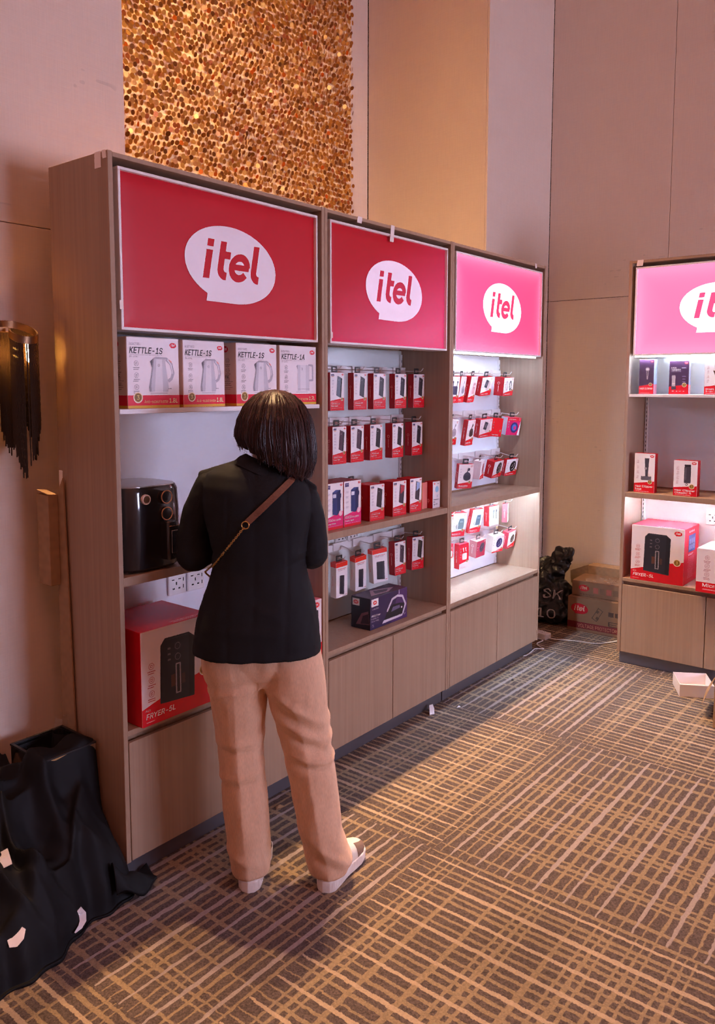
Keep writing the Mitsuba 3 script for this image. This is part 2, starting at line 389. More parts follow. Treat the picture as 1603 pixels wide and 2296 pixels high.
# ceiling lamps out of view: a row lights the recess, four light the hall
def downlight(x, y, r, rad, label, can=0):
    k = thing('unseen_ceiling_downlight', label, 'ceiling lamp', 'warm ceiling downlights out of view')
    th = np.arange(20) * 2 * np.pi / 20
    rim = loft([np.stack([x + q * np.cos(th), y + q * np.sin(th), np.full(20, z)], 1) for q, z in ((r * 1.35, H - .001), (r * 1.3, H - .018), (r * 1.02, H - .02), (r, H - .006), (r, H - .002))], cap=False)
    part(k, 'rim', rim, 'm_white_metal', 40)
    if can:
        part(k, 'can', loft([np.stack([x + q * np.cos(th), y + q * np.sin(th), np.full(20, z)], 1) for q, z in ((r * 1.04, H - .012), (r * 1.04, H - can), (r * 1.12, H - can), (r * 1.12, H - .012))], cap=False), 'm_dark', 40)  # unseen can narrows the beam, keeping it off the back wall
    d = trimesh.Trimesh(np.vstack([np.stack([x + r * np.cos(th), y + r * np.sin(th), np.full(20, H - .01)], 1), [[x, y, H - .01]]]), [[20, (i + 1) % 20, i] for i in range(20)], process=False)
    e = part(k, 'lamp', d, 'm_white_metal'); emit(e, rad)
for x, w in ((0.75, 'left'), (1.25, 'middle'), (1.75, 'right')): downlight(x, 0.54, 0.06, np.array([1.0, 0.63, 0.31]) * 10800 * K_NICHE, f'warm can downlight out of view above the gold panel recess, {w} one of three', .19)
for x, y, w in ((-3.2, -1.2, 'over the left wall'), (-3.2, -4.6, 'in the far left corner'), (-1.3, -1.6, 'nearest the cabinets'), (-1.3, -4.8, 'near the front wall')): downlight(x, y, 0.16, np.array([1.0, 0.34, 0.24]) * 78 * K_HALL, 'warm round downlight out of view in the hall ceiling ' + w)  # out of view, placed for warm light on the left wall

# ---------------------------------------------------------------- gold panel of metal discs in the recess
gp = thing('gold_panel', 'tall gold wall panel covered in overlapping metal discs, in the recess above the cabinets', 'wall panel')
GX0, GX1, GZ0, GZ1 = 0.605, 2.915, 1.2, 5.2
part(gp, 'backing', rbox(GX0, GX1, YN - .022, YN - .001, GZ0, GZ1), 'm_foil')
def disc_mesh(c, r, az, tilt, n=9):
    th = np.arange(n) * 2 * np.pi / n
    nn = np.array([math.sin(az) * math.sin(tilt), -math.cos(tilt), math.cos(az) * math.sin(tilt)])
    u = np.cross(nn, [0, 0, 1.0]); u /= np.linalg.norm(u); w = np.cross(u, nn)
    ring = c + r * (np.cos(th)[:, None] * u + np.sin(th)[:, None] * w)
    V = np.vstack([ring + nn * .0006, ring - nn * .0006])
    F = [[0, i + 1, i] for i in range(1, n - 1)] + [[n, n + i, n + i + 1] for i in range(1, n - 1)]
    F += [[i, (i + 1) % n, n + i] for i in range(n)] + [[(i + 1) % n, n + (i + 1) % n, n + i] for i in range(n)]
    return V, np.array(F)
DC = [S(176, 118, 48), S(150, 92, 36), S(196, 140, 66), S(122, 72, 30), S(205, 96, 22), S(160, 84, 40)]
for i, c in enumerate(DC): principled(f'm_disc{i}', c * 1.1, 0.3 + .05 * (i % 3), metallic=0.75, specular=0.5)
discs = []
zr, row = GZ0 + .02, 0
while zr < GZ1 - .01:
    xr = GX0 + .014 + (row % 2) * .0167
    while xr < GX1 - .012:
        x, z = xr + RNG.normal(0, .004), zr + RNG.normal(0, .004)
        sw = math.sin(x * 5.2 + z * 3.1) + math.sin(x * 2.3 - z * 4.7)
        tl = abs(RNG.normal(.34, .16)) + .16 * sw
        az = RNG.normal(math.pi * 0.9, .8)
        ci = int(RNG.choice(6, p=[.34, .25, .16, .17, .02, .06]))
        discs.append((x, z, np.array([x, YN - .036 - abs(RNG.normal(0, .006)), z]), RNG.uniform(.013, .0155), az, tl, ci))
        xr += .0335
    zr += .0295; row += 1
vis = lambda d: d[0] > 1.05 + (d[1] - 2.8) * 0.0 and 2.72 < d[1] < 4.4
order = sorted(range(len(discs)), key=lambda i: (not vis(discs[i]), np.linalg.norm(discs[i][2] - EYE)))
near, rest = order[:300], order[300:]
for i in near:
    d = discs[i]; part(gp, 'disc', trimesh.Trimesh(*disc_mesh(*d[2:6]), process=False), f'm_disc{d[6]}')
for ci in range(6):
    V, F, n = [], [], 0
    for i in rest:
        d = discs[i]
        if d[6] != ci: continue
        v, f = disc_mesh(*d[2:6]); V.append(v); F.append(f + n); n += len(v)
    part(gp, 'small_discs', trimesh.Trimesh(np.vstack(V), np.vstack(F), process=False), f'm_disc{ci}', kind='stuff')

# ---------------------------------------------------------------- wall sconce of hanging chains
sc = thing('wall_sconce', 'bronze wall sconce with black hanging chain fringe on the wall left of the cabinets', 'wall lamp')
def ribbon(pts, z0, z1, th=.003):
    pts = np.asarray(pts, float); tan = np.gradient(pts, axis=0); nrm = np.stack([-tan[:, 1], tan[:, 0]], 1); nrm /= np.linalg.norm(nrm, axis=1, keepdims=True)
    rings = []
    for p, q in zip(pts, nrm):
        k = SLOPE * (p[1] - SCY); rings.append(np.array([[*(p + q * th), z0 + k], [*(p - q * th), z0 + k], [*(p - q * th), z1 + k], [*(p + q * th), z1 + k]]))
    return loft(rings)
def spiral(cx, cy, r0, r1, a0, a1, n=40):
    a = np.linspace(a0, a1, n); r = np.linspace(r0, r1, n)
    return np.stack([cx + r * np.cos(a), cy + r * .85 * np.sin(a)], 1)
SCX, SCY, SZ, SLOPE = -0.118, 0.345, 1.845, .55
curlR = spiral(SCX, SCY, .078, .030, 2.2, -3.6); curlL = spiral(SCX - .155, SCY, .078, .030, math.pi - 2.2, math.pi + 3.6)
part(sc, 'wall_plate', rbox(SCX - .24, SCX + .02, YW - .022, YW - .003, SZ - .05, SZ + .03), 'm_bronze')
part(sc, 'arm', rbox(SCX - .12, SCX - .02, SCY + .03, YW - .02, SZ + .006, SZ + .022), 'm_bronze')
part(sc, 'ring', ribbon(curlR, SZ - .012, SZ + .012), 'm_bronze', 40)
part(sc, 'ring', ribbon(curlL, SZ - .012, SZ + .012), 'm_bronze', 40)
def strand(x, y, z0, z1):
    n = max(2, int((z0 - z1) / .012)); zz = np.linspace(z0, z1, n)
    return tube(np.stack([np.full(n, x) , np.full(n, y), zz], 1), .0019 + .0007 * (np.arange(n) % 2), 5, cap=False)
fr = [[], []]
for j, cur in enumerate((curlR, curlL)):
    d = np.r_[0, np.cumsum(np.linalg.norm(np.diff(cur, axis=0), axis=1))]
    for s in np.arange(0, d[-1], .0041):
        x, y = np.interp(s, d, cur[:, 0]), np.interp(s, d, cur[:, 1]); u = s / d[-1]
        ln = .29 + .17 * math.exp(-((u - .80) / .13) ** 2) + .12 * math.exp(-((u - .40) / .06) ** 2) + .09 * math.exp(-((u - .12) / .10) ** 2) + .014 * math.sin(s * 900)
        if any(lo_ < u < hi_ for lo_, hi_ in ((.485, .535), (.735, .79))) and int(s / .0041) % 3: continue
        zt = SZ - .012 + SLOPE * (y - SCY)
        fr[j].append(strand(x, y, zt, SZ - .012 - ln))
for j in (0, 1): part(sc, 'chain_fringe', cat(fr[j]), 'm_chain', 60, kind='stuff')
for bx_ in (SCX + .0, SCX - .16):
    b = part(sc, 'bulb', tri(union(bones([((bx_ + .032, SCY + .006, SZ - .035), .009), ((bx_ + .032, SCY + .006, SZ - .085), .007)]))), 'm_white_metal', True)
    emit(b, np.array([1.0, .40, .08]) * 160 * K_SCONCE)
cord = [(-.19, YW - .012, SZ + .03), (-.17, YW - .012, SZ + .047), (-.15, YW - .012, SZ + .045), (-.135, YW - .012, SZ + .03)]
part(sc, 'cord', tube(cord, .0012, 5), 'm_tape', 60)

# ---------------------------------------------------------------- display cabinets
D = 0.335
TH = 0.018
PANEL_Y = 0.30
def cabinet(W, label, M, rails=(), hook_rows=(), white_shelf=None, uprights=False, leds=(), split=True, lower_panel='m_panel', upper_panel='m_panel', group='wooden shop display cabinets'):
    k = thing('display_cabinet', label, 'display cabinet', group)
    P = lambda name, mesh, b='m_wood', **kw: part(k, name, mesh, b, to_world=M, **kw)
    P('side_panel', rbox(0, TH, 0, D, .075, 2.4)); P('side_panel', rbox(W - TH, W, 0, D, .075, 2.4))
    P('top_board', rbox(TH, W - TH, 0.001, D, 2.383, 2.398))
    P('shelf', cat([rbox(TH, W - TH, .002, PANEL_Y - .002, 1.036, 1.05), rbox(TH, W - TH, .002, .016, 1.020, 1.049)]))
    P('counter', rbox(TH, W - TH, .002, PANEL_Y - .002, .512, .532))
    P('rail_board', rbox(TH, W - TH, .03, .045, .40, .512), label='recessed wooden strip above the doors')
    xm = W / 2
    P('door', rbox(TH + .003, xm - .002, 0, .018, .078, .490)); P('door', rbox(xm + .002, W - TH - .003, 0, .018, .078, .490))
    P('kick_plate', rbox(.004, W - .004, .035, .05, .0005, .075), 'm_kick')
    P('back_panel', rbox(TH, W - TH, PANEL_Y, PANEL_Y + .012, 1.06, 1.86), upper_panel)
    P('back_panel', rbox(TH, W - TH, PANEL_Y, PANEL_Y + .012, .534, 1.018), lower_panel)
    P('back_board', rbox(TH, W - TH, PANEL_Y + .014, D, .1, 2.38))
    if uprights:
        for x in (TH + .004, W - TH - .022):
            u = P('slotted_upright', rbox(x, x + .018, PANEL_Y - .010, PANEL_Y - .0005, .536, 1.018), 'm_white_metal')
            u2 = P('slotted_upright', rbox(x, x + .018, PANEL_Y - .010, PANEL_Y - .0005, 1.055, 1.84), 'm_white_metal')
            for uu, z0, z1 in ((u, .55, 1.01), (u2, 1.07, 1.83)):
                part(uu, 'slots', cat([rbox(x + .007, x + .011, PANEL_Y - .0106, PANEL_Y - .0099, z, z + .013, .0001) for z in np.arange(z0, z1 - .02, .026)]), 'm_dark', to_world=M, kind='stuff')
    if white_shelf:
        P('white_shelf', rbox(TH + .004, W - TH - .012, .003, PANEL_Y - .012, white_shelf - .016, white_shelf), 'm_white_metal', label='thin white metal shelf')
    for z in rails:
        P('slat_rail', rbox(TH + .004, W - TH - .012, PANEL_Y - .020, PANEL_Y - .001, z - .017, z + .017), 'm_white_metal')
    for z, xs, tip in hook_rows:
        for x in xs:
            x, zb = x if isinstance(x, tuple) else (x, z)
            m = cat([tube([(x, PANEL_Y - .020, z), (x, PANEL_Y - .034, z), (x, tip + .050, zb), (x, tip + .018, zb), (x, tip + .011, zb + .002), (x, tip, zb + .016)], .0024, 7),
                     rbox(x - .055, x + .055, PANEL_Y - .026, PANEL_Y - .0205, z - .02, z + .019, .001)])
            P('hook', m, 'm_white_metal', smooth=30)
    for (x0, x1, y, z, led_power) in leds:
        q = P('led_strip', rbox(x0, x1, y, y + .010, z - .008, z, .001), 'm_white_metal'); emit(q, np.array([.70, .93, 1.28]) * led_power * K_LED)
    return k

def light_box(W, M, label, face_bsdf=None, glow=None, tint=None, group='illuminated red signs above the cabinets'):
    """frame, stretched fabric face, emblem with lettering; glow(x, z) -> radiance of the face"""
    k = thing('sign_light_box', label, 'sign', group)
    x0, x1, z0, z1 = .037, W - .040, 1.853, 2.360
    f = .0095
    part(k, 'frame', cat([rbox(x0, x1, .002, .10, z1 - f, z1), rbox(x0, x1, .002, .10, z0, z0 + f), rbox(x0, x0 + f, .002, .10, z0 + f, z1 - f), rbox(x1 - f, x1, .002, .10, z0 + f, z1 - f)]), 'm_white_metal', to_world=M)
    part(k, 'back', rbox(x0 + f, x1 - f, .088, .099, z0 + f, z1 - f), 'm_white_metal', to_world=M)
    nx, nz = 48, 26
    gx, gz = np.meshgrid(np.linspace(x0 + f, x1 - f, nx), np.linspace(z0 + f, z1 - f, nz))
    ex, ez = np.minimum(gx - x0 - f, x1 - f - gx), np.minimum(gz - z0 - f, z1 - f - gz)
    puff = .0065 * (1 - np.exp(-np.minimum(ex, ez) / .02))
    wr = np.exp(-((gx - x1 + .22) / .12) ** 2) * .0016 * np.sin(gx * 120 + 2 * np.sin(gz * 9)) * np.clip((z1 - .12 - gz) * 5, 0, 1) * (1 if tint == 'wrinkled' else .25)
    V = np.stack([gx, .0155 - puff + wr, gz], -1).reshape(-1, 3)
    idx = np.arange(nx * nz).reshape(nz, nx)
    F = np.vstack([np.stack([idx[:-1, :-1], idx[:-1, 1:], idx[1:, 1:]], -1).reshape(-1, 3), np.stack([idx[:-1, :-1], idx[1:, 1:], idx[1:, :-1]], -1).reshape(-1, 3)])
    col = None
    if glow is not None:
        u, v = (gx - x0) / (x1 - x0), (gz - z0) / (z1 - z0)
        col = glow(u, v, ex, ez).reshape(-1, 3) * K_SIGN
    face = part(k, 'fabric_face', trimesh.Trimesh(V, F, process=False), 'm_signred', smooth=True, color=col, to_world=M)
    if glow is not None: emit(face, {'type': 'mesh_attribute', 'name': 'vertex_color'})
    s, cx, cz = .100, .520 * 1.0 + (W - 1.02) * .5, 2.108
    yb = .0072
    tr = lambda g: affinity.affine_transform(g, [s, 0, 0, s, cx, cz])
    def lay(g, y):
        v, fc = flat(tr(g)); return trimesh.Trimesh(np.stack([v[:, 0], np.full(len(v), y), v[:, 1]], 1), fc, process=False)
    hole = BUBBLE.difference(unary_union(LETTERS))
    e = part(k, 'emblem', lay(hole, yb), 'm_signwhite', to_world=M, label='white speech bubble emblem')
    l = part(e, 'lettering', cat([lay(g, yb) for g in LETTERS]), 'm_signred', to_world=M)
    if glow is not None:
        we, le = light_box_emit[label]
        if we is not None: emit(e, we)
        if le is not None: emit(l, le)
    return k
principled('m_signred', S(182, 12, 32), 0.45, specular=0.35)
principled('m_signwhite', S(240, 232, 240), 0.5)
light_box_emit = {}

MA = lambda x0: T().translate([x0, 0, 0])
X1, X2, X3, XE = 0.0, 1.021, 2.006, 3.072
XB, YB = 3.177, -0.4706
MB = T().translate([XB, YB, 0]) @ T().rotate([0, 0, 1], -90)
W1, W2, W3, WB = X2 - X1 - .001, X3 - X2 - .001, XE - X3, 1.0
r1, r2_, r3 = [1.278, 1.446, 1.597, 1.772, 1.934], [1.294, 1.424, 1.572, 1.747, 1.918], [1.308, 1.451, 1.602, 1.770, 1.936]
h = lambda xs, zs, X0: [(x - X0, z + .0145) for x, z in zip(xs, zs if isinstance(zs, list) else [zs] * len(xs))]
cabinet(W1, 'nearest wooden display cabinet, with kettle boxes and air fryer, the person standing before it', MA(X1), white_shelf=1.6, lower_panel='m_panel', upper_panel='m_panel')
cabinet(W2, 'wooden display cabinet in the middle of the row, hung with red power bank boxes', MA(X2), rails=(1.75, 1.505, .893), uprights=True,
        hook_rows=((1.753, h(r1, 1.7365, X2), .125), (1.507, h(r2_, 1.491, X2), .125), (.899, h(r3, [.862, .865, .877, .888, .888], X2), .125)), upper_panel='m_panel_grey', lower_panel='m_panel_grey')
rf = [2.276, 2.372, 2.496, 2.649, 2.879]; rg = [2.271, 2.476, 2.638, 2.772, 2.980]; rh = [2.19, 2.433, 2.593, 2.786, 2.983]; ri = [2.249, 2.361, 2.573, 2.744, 2.922]; rj = [2.25, 2.404, 2.588, 2.803, 2.982]
cabinet(W3, 'brightly lit wooden display cabinet at the far end of the row, hung with gadget boxes', MA(X3), rails=(1.757, 1.51, 1.262, .985, .792), uprights=True,
        hook_rows=((1.757, h(rf, [1.730, 1.731, 1.733, 1.732, 1.731], X3), .118), (1.512, h(rg, [1.492, 1.485, 1.487, 1.488, 1.486], X3), .118), (1.264, h(rh, [1.24, 1.234, 1.243, 1.232, 1.227], X3), .118), (.986, h(ri, [.953, .964, .958, .956, .951], X3), .118), (.80, h(rj, [.799, .780, .775, .774, .772], X3), .118)),
        leds=((.03, W3 - .09, .012, 1.851, 150), (.03, W3 - .05, .017, 1.0345, 720)))
cabinet(WB, 'wooden display cabinet at the right edge of the photo, facing left, with hair clipper boxes', MB, white_shelf=1.63, uprights=True,
        leds=((.045, WB - .05, .012, 1.851, 150), (.03, WB - .03, .017, 1.0345, 330)), lower_panel='m_panel', upper_panel='m_panel')

PINK, PINKE = np.array([1.15, .082, .255]), np.array([1.3, .25, .48])
def glow_full(u, v, ex, ez):
    e = np.exp(-np.minimum(ex, ez) / .035)[..., None]
    c = PINK * (1 - e) + PINKE * e
    return c * (1.0 + .10 * np.cos(u * 3))[..., None]
def glow_pale(u, v, ex, ez):
    e = np.clip(np.exp(-np.minimum(ex, ez) / .05)[..., None] + .35, 0, 1)
    return PINK * np.array([1, 1.9, 1.45]) * (1 - e) + np.array([1.3, .30, .54]) * e
def painted_glow_weak(u, v, ex, ez):  # pink light put into the face as glow, strongest at lower right
    a = (np.clip(.15 + .75 * u - .9 * (v - .4), 0, 1) ** 1.5)[..., None]
    return np.array([.30, .030, .125]) * a
def painted_glow_faint(u, v, ex, ez):  # faint glow put into an unlit face, stronger towards the bottom
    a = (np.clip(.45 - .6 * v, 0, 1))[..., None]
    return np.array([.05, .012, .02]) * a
L1 = 'large red sign with white speech bubble emblem, unlit, above the white kettle boxes'
L2 = 'red sign with wrinkled fabric and painted dim pinkish glow, above the hanging power bank boxes'
L3 = 'brightly glowing pink sign with white emblem, on the last cabinet of the row'
L4 = 'glowing pink sign cut by the right edge of the photo, above the trimmer boxes'
light_box_emit.update({L1: (None, None), L2: (rgb([.16, .10, .15]), rgb([.09, .012, .04])), L3: (rgb([1.3, 1.4, 1.45]), rgb([.55, .05, .16])), L4: (rgb([1.4, 1.45, 1.5]), rgb([.75, .09, .25]))})  # the wrinkled sign has its dim glow put into the emblem too
light_box(W1, MA(X1), L1, glow=painted_glow_faint)
light_box(W2, MA(X2), L2, glow=painted_glow_weak, tint='wrinkled')
light_box(W3, MA(X3), L3, glow=glow_full)
light_box(WB, MB, L4, glow=glow_pale)

# masking tape scraps on the cabinets
def tape(pts, w, label, nrm=(0, -1, 0), axis=(1, 0, 0)):
    """strip whose centre line follows pts; width along axis"""
    pts = np.asarray(pts, float); a = np.asarray(axis, float) * w / 2; n = np.asarray(nrm, float) * .0004
    rings = [np.array([p - a + n, p + a + n, p + a - n, p - a - n]) for p in pts]
    solo('tape_strip', loft(rings), 'm_tape', label, 'tape', 'pieces of masking tape on the cabinets')
tape([(-.0012, .05, 2.401), (-.0012, .05, 2.352)], .034, 'short piece of masking tape over the top front corner of the nearest cabinet side', nrm=(-1, 0, 0), axis=(0, 1, 0))
tape([(-.0012, .018, 2.401), (-.0012, .014, 2.376)], .02, 'small torn tape piece beside the longer tape at the nearest cabinet top corner', nrm=(-1, 0, 0), axis=(0, 1, 0))
tape([(1.256, .03, 2.3995), (1.253, -.0012, 2.3995), (1.246, -.0012, 2.372)], .032, 'tape strip folded over the top of the middle cabinet, left of the longer one')
tape([(1.492, .03, 2.3995), (1.490, -.0015, 2.3995), (1.486, -.0012, 2.355), (1.482, -.0012, 2.325)], .028, 'long tape strip hanging from the middle cabinet top down over its red sign')
tape([(2.93, .03, 2.3995), (2.93, -.0012, 2.3995), (2.932, -.0012, 2.372)], .02, 'small tape piece on the top right corner of the far cabinet')
tape([(XB + .03, -.536, 2.3995), (XB - .0012, -.536, 2.3995), (XB - .0012, -.530, 2.365)], .036, 'tape strip on the top left corner of the right cabinet', nrm=(-1, 0, 0), axis=(0, 1, 0))
tape([(-.0012, .32, 1.385), (-.0012, .322, 1.28)], .022, 'long tape strip on the cabinet side above the leaning carton', nrm=(-1, 0, 0), axis=(0, 1, 0))
tape([(1.063, -.0008, 1.90), (1.063, -.0008, 1.875)], .014, 'tiny tape piece on the lower left corner of the wrinkled red sign')
tape([(.036, -.0008, 1.945), (.037, -.0008, 1.917)], .014, 'tiny white tape piece on the left frame of the large unlit red sign')

# wall sockets inside the cabinets
def socket(x, z, M, label, n=1):
    k = thing('wall_socket', label, 'socket')
    part(k, 'plate', rbox(x - .043, x + .043, PANEL_Y - .010, PANEL_Y - .0005, z - .043, z + .043, .003), 'm_white_metal', to_world=M)
    sl = []
    for dx, dz in ((-.02, .018), (.012, .018)): sl.append(rbox(x + dx - .006, x + dx + .006, PANEL_Y - .0106, PANEL_Y - .0099, z + dz - .002, z + dz + .002, .0002))
    for dx, dz, w, hh in ((-.004, .002, .003, .006), (-.018, -.018, .005, .003), (.010, -.018, .005, .003), (.030, .014, .002, .007), (.030, -.014, .002, .007)): sl.append(rbox(x + dx - w, x + dx + w, PANEL_Y - .0106, PANEL_Y - .0099, z + dz - hh, z + dz + hh, .0002))
    part(k, 'holes', cat(sl), 'm_dark', to_world=M)
socket(.465, .90, MA(0), 'white wall socket under the air fryer shelf, left of the pair')
socket(.560, .90, MA(0), 'white wall socket under the air fryer shelf, right of the pair')
socket(1.475 - X2, .945, MA(X2), 'white wall socket under the middle cabinet shelf, left of the pair')
socket(1.568 - X2, .945, MA(X2), 'white wall socket under the middle cabinet shelf, right of the pair')
socket(.445, .90, MB, 'white wall socket on the lit panel of the right cabinet, above the microwave box')

# ---------------------------------------------------------------- retail boxes: the printed kinds
def tabbed(w): # black plastic hang tab with a slot
    g = sbox(-.017, -.004, .017, .026).buffer(.003, 2).difference(sbox(-.011, .0075, .011, .0215))
    v, f = flat(g)
    m = trimesh.creation.extrude_polygon(g, .0012, engine='earcut'); V = np.asarray(m.vertices)
    return trimesh.Trimesh(np.stack([V[:, 0], V[:, 2] - .0006, V[:, 1]], 1), m.faces, process=False)
TAB = tabbed(.03)

def side_logo(a, f, col, y0=.30, y1=.62):
    W, Hh = a.size(f); r = min(W * .16, .008)
    a.ring(f, W * .45, Hh * y1, r, r * .3, col); a.rect(f, W * .45 - r * .22, Hh * y0, W * .45 + r * .22, Hh * y1 - r * 1.7, col)

def device(a, x, y, w, h, body, side, skew=.24, edge=.16, f='front'):
    """slim power bank standing at an angle: front plane and dark flank"""
    sh = lambda pts: Polygon([(x + px * w + skew * (py) * w, y + py * h - px * .16 * h * .5) for px, py in pts])
    a.poly(f, sh([(-.5, .03), (.5, -.03), (.5, 1.0), (-.5, 1.06)]), side, 2)
    a.poly(f, sh([(-.5, .03), (.5 - edge * 1.6, 0), (.5 - edge * 1.6, 1.03), (-.5, 1.06)]), body, 3)
    a.rect(f, x - w * .28 + skew * w * .85, y + h * .86, x - w * .12 + skew * w * .85, y + h * .90, S(190, 185, 195), 4)

def power_bank(txt, body=(58, 52, 62), side=(36, 32, 40), red=RED, white=WHITE, two=None, flagbox=True, w=.098, h=.172, d=.036, hang=True):
    a = Art(w, h, d, white, DRED, DRED, DRED, DRED, DRED, hang=hang)
    a.poly('front', Polygon([(0, 0), (w, 0), (w, h * .335), (0, h * .255)]), red)
    device(a, w * .60, h * .36, w * .34, h * .50, S(*body), S(*side))
    if two is not None: a.poly('front', Polygon([(w * .53, h * .62), (w * .80, h * .70), (w * .84, h * .86), (w * .56, h * .88)]), S(*two), 4)
    a.logo('front', w * .88, h * .945, w * .13, RED, WHITE)
    a.rect('front', w * .06, h * .905, w * .27, h * .955, S(70, 62, 104), 2); a.text('front', 'Power', w * .08, h * .92, h * .018, WHITE, width=w * .16)
    a.rect('front', w * .08, h * .88, w * .24, h * .895, S(222, 160, 120), 2)
    for q in range(5): a.lines('front', w * .10, h * (.80 - q * .085), w * .17, 3, h * .015, h * .006, S(178, 170, 184), seed=q)
    a.medal('front', w * .83, h * .30, w * .085)
    a.lines('front', w * .07, h * .225, w * .45, 1, .01, h * .008, S(240, 190, 195), 3)
    a.text('front', txt, w * .07, h * .165, h * .034, WHITE, True, width=w * .62); a.text('front', 'Power Bank', w * .07, h * .105, h * .034, WHITE, True, width=w * .47)
    a.rect('front', w * .07, h * .065, w * .88, h * .070, S(240, 180, 188), 3)
    side_logo(a, 'left', S(232, 170, 165)); side_logo(a, 'right', S(232, 170, 165))
    return a

def navy_bank(w=.122, h=.205, d=.12):
    MAG = S(214, 30, 104)
    a = Art(w, h, d, WHITE, DRED, DRED, S(120, 40, 48), DRED, DRED)
    a.poly('front', Polygon([(0, 0), (w, 0), (w, h * .38), (0, h * .25)]), MAG)
    a.rect('front', 0, 0, w, h * .06, RED, 2)
    nb, ns, nt = S(40, 52, 104), S(28, 36, 80), S(56, 70, 124)
    a.poly('front', Polygon([(w * .40, h * .33), (w * .66, h * .30), (w * .66, h * .80), (w * .40, h * .80)]), nb, 2)
    a.poly('front', Polygon([(w * .66, h * .30), (w * .84, h * .38), (w * .84, h * .84), (w * .66, h * .80)]), ns, 2)
    a.poly('front', Polygon([(w * .40, h * .80), (w * .66, h * .80), (w * .84, h * .84), (w * .58, h * .85)]), nt, 3)
    a.rect('front', w * .42, h * .68, w * .60, h * .76, S(215, 222, 238), 3); a.poly('front', Polygon([(w * .84, h * .66), (w * .88, h * .68), (w * .88, h * .76), (w * .84, h * .76)]), ns, 3)
    a.logo('front', w * .88, h * .945, w * .13, RED, WHITE); a.rect('front', w * .06, h * .88, w * .28, h * .96, S(66, 60, 110), 2); a.text('front', 'Power', w * .08, h * .92, h * .02, WHITE, width=w * .17)
    for q in range(4): a.lines('front', w * .08, h * (.78 - q * .11), w * .22, 3, h * .016, h * .006, S(178, 170, 186), seed=q)
    a.disc('front', w * .85, h * .335, w * .10, S(240, 205, 215), 3, 7); a.ring('front', w * .85, h * .335, w * .07, w * .012, S(225, 140, 160), 4)
    a.text('front', '80000mAh 100W', w * .07, h * .185, h * .036, WHITE, True, width=w * .80); a.text('front', 'Power Bank', w * .07, h * .115, h * .036, WHITE, True, width=w * .52)
    a.lines('front', w * .07, h * .24, w * .4, 1, .01, h * .01, S(240, 190, 205), 3); a.rect('front', w * .07, h * .075, w * .9, h * .08, S(240, 180, 200), 3)
    return a

def mini_bank(w=.075, h=.17, d=.038, dev=.42):
    O = S(222, 40, 22)
    a = Art(w, h, d, WHITE, S(226, 216, 212), S(226, 216, 212), O, WHITE, WHITE, hang=True)
    for f in ('front', 'left', 'right'):
        W, _ = a.size(f); a.rect(f, 0, h * .87, W, h, O)
    a.text('front', '5000mAh Powerbank', w * .16, h * .80, h * .022, RED, True, width=w * .68); a.lines('front', w * .18, h * .775, w * .6, 1, .01, h * .01, GREYT)
    dx = w * dev
    a.poly('front', Polygon([(w * .5 - dx * .5, h * .12), (w * .5 + dx * .5, h * .08), (w * .5 + dx * .55, h * .60), (w * .5 - dx * .45, h * .62)]).buffer(.002, 3), S(34, 32, 42), 2)
    a.poly('front', Polygon([(w * .5 + dx * .28, h * .09), (w * .5 + dx * .5, h * .08), (w * .5 + dx * .55, h * .60), (w * .5 + dx * .34, h * .605)]), S(54, 50, 62), 3)
    a.lines('front', w * .82, h * .06, w * .12, 1, .01, h * .012, RED, 2); a.text('left', 'powerbank', d * .35, h * .62, h * .035, S(226, 90, 80), vertical=True, width=h * .28)
    return a

def charger_box(w=.066, h=.138, d=.05):
    a = Art(w, h, d, WHITE, DRED, DRED, DRED, DRED, DRED)
    side_logo(a, 'left', S(226, 140, 140), .35, .28)
    a.poly('front', Point(w * .55, h * .70).buffer(w * .24, 4).intersection(sbox(0, h * .55, w, h * .86)), S(150, 200, 228), 2)
    a.lines('front', w * .5, h * .50, w * .3, 4, h * .03, h * .012, S(170, 190, 205)); a.logo('front', w * .22, h * .92, w * .22, RED, WHITE)
    a.rect('front', w * .62, h * .90, w * .86, h * .92, GREYT, 2)
    for q, t in enumerate(('Charger Poket', 'Duo', 'USB-A Port')): a.text('front', t, w * .10, h * (.30 - q * .09), h * .045, INK, True, width=w * (.72, .22, .55)[q])
    return a

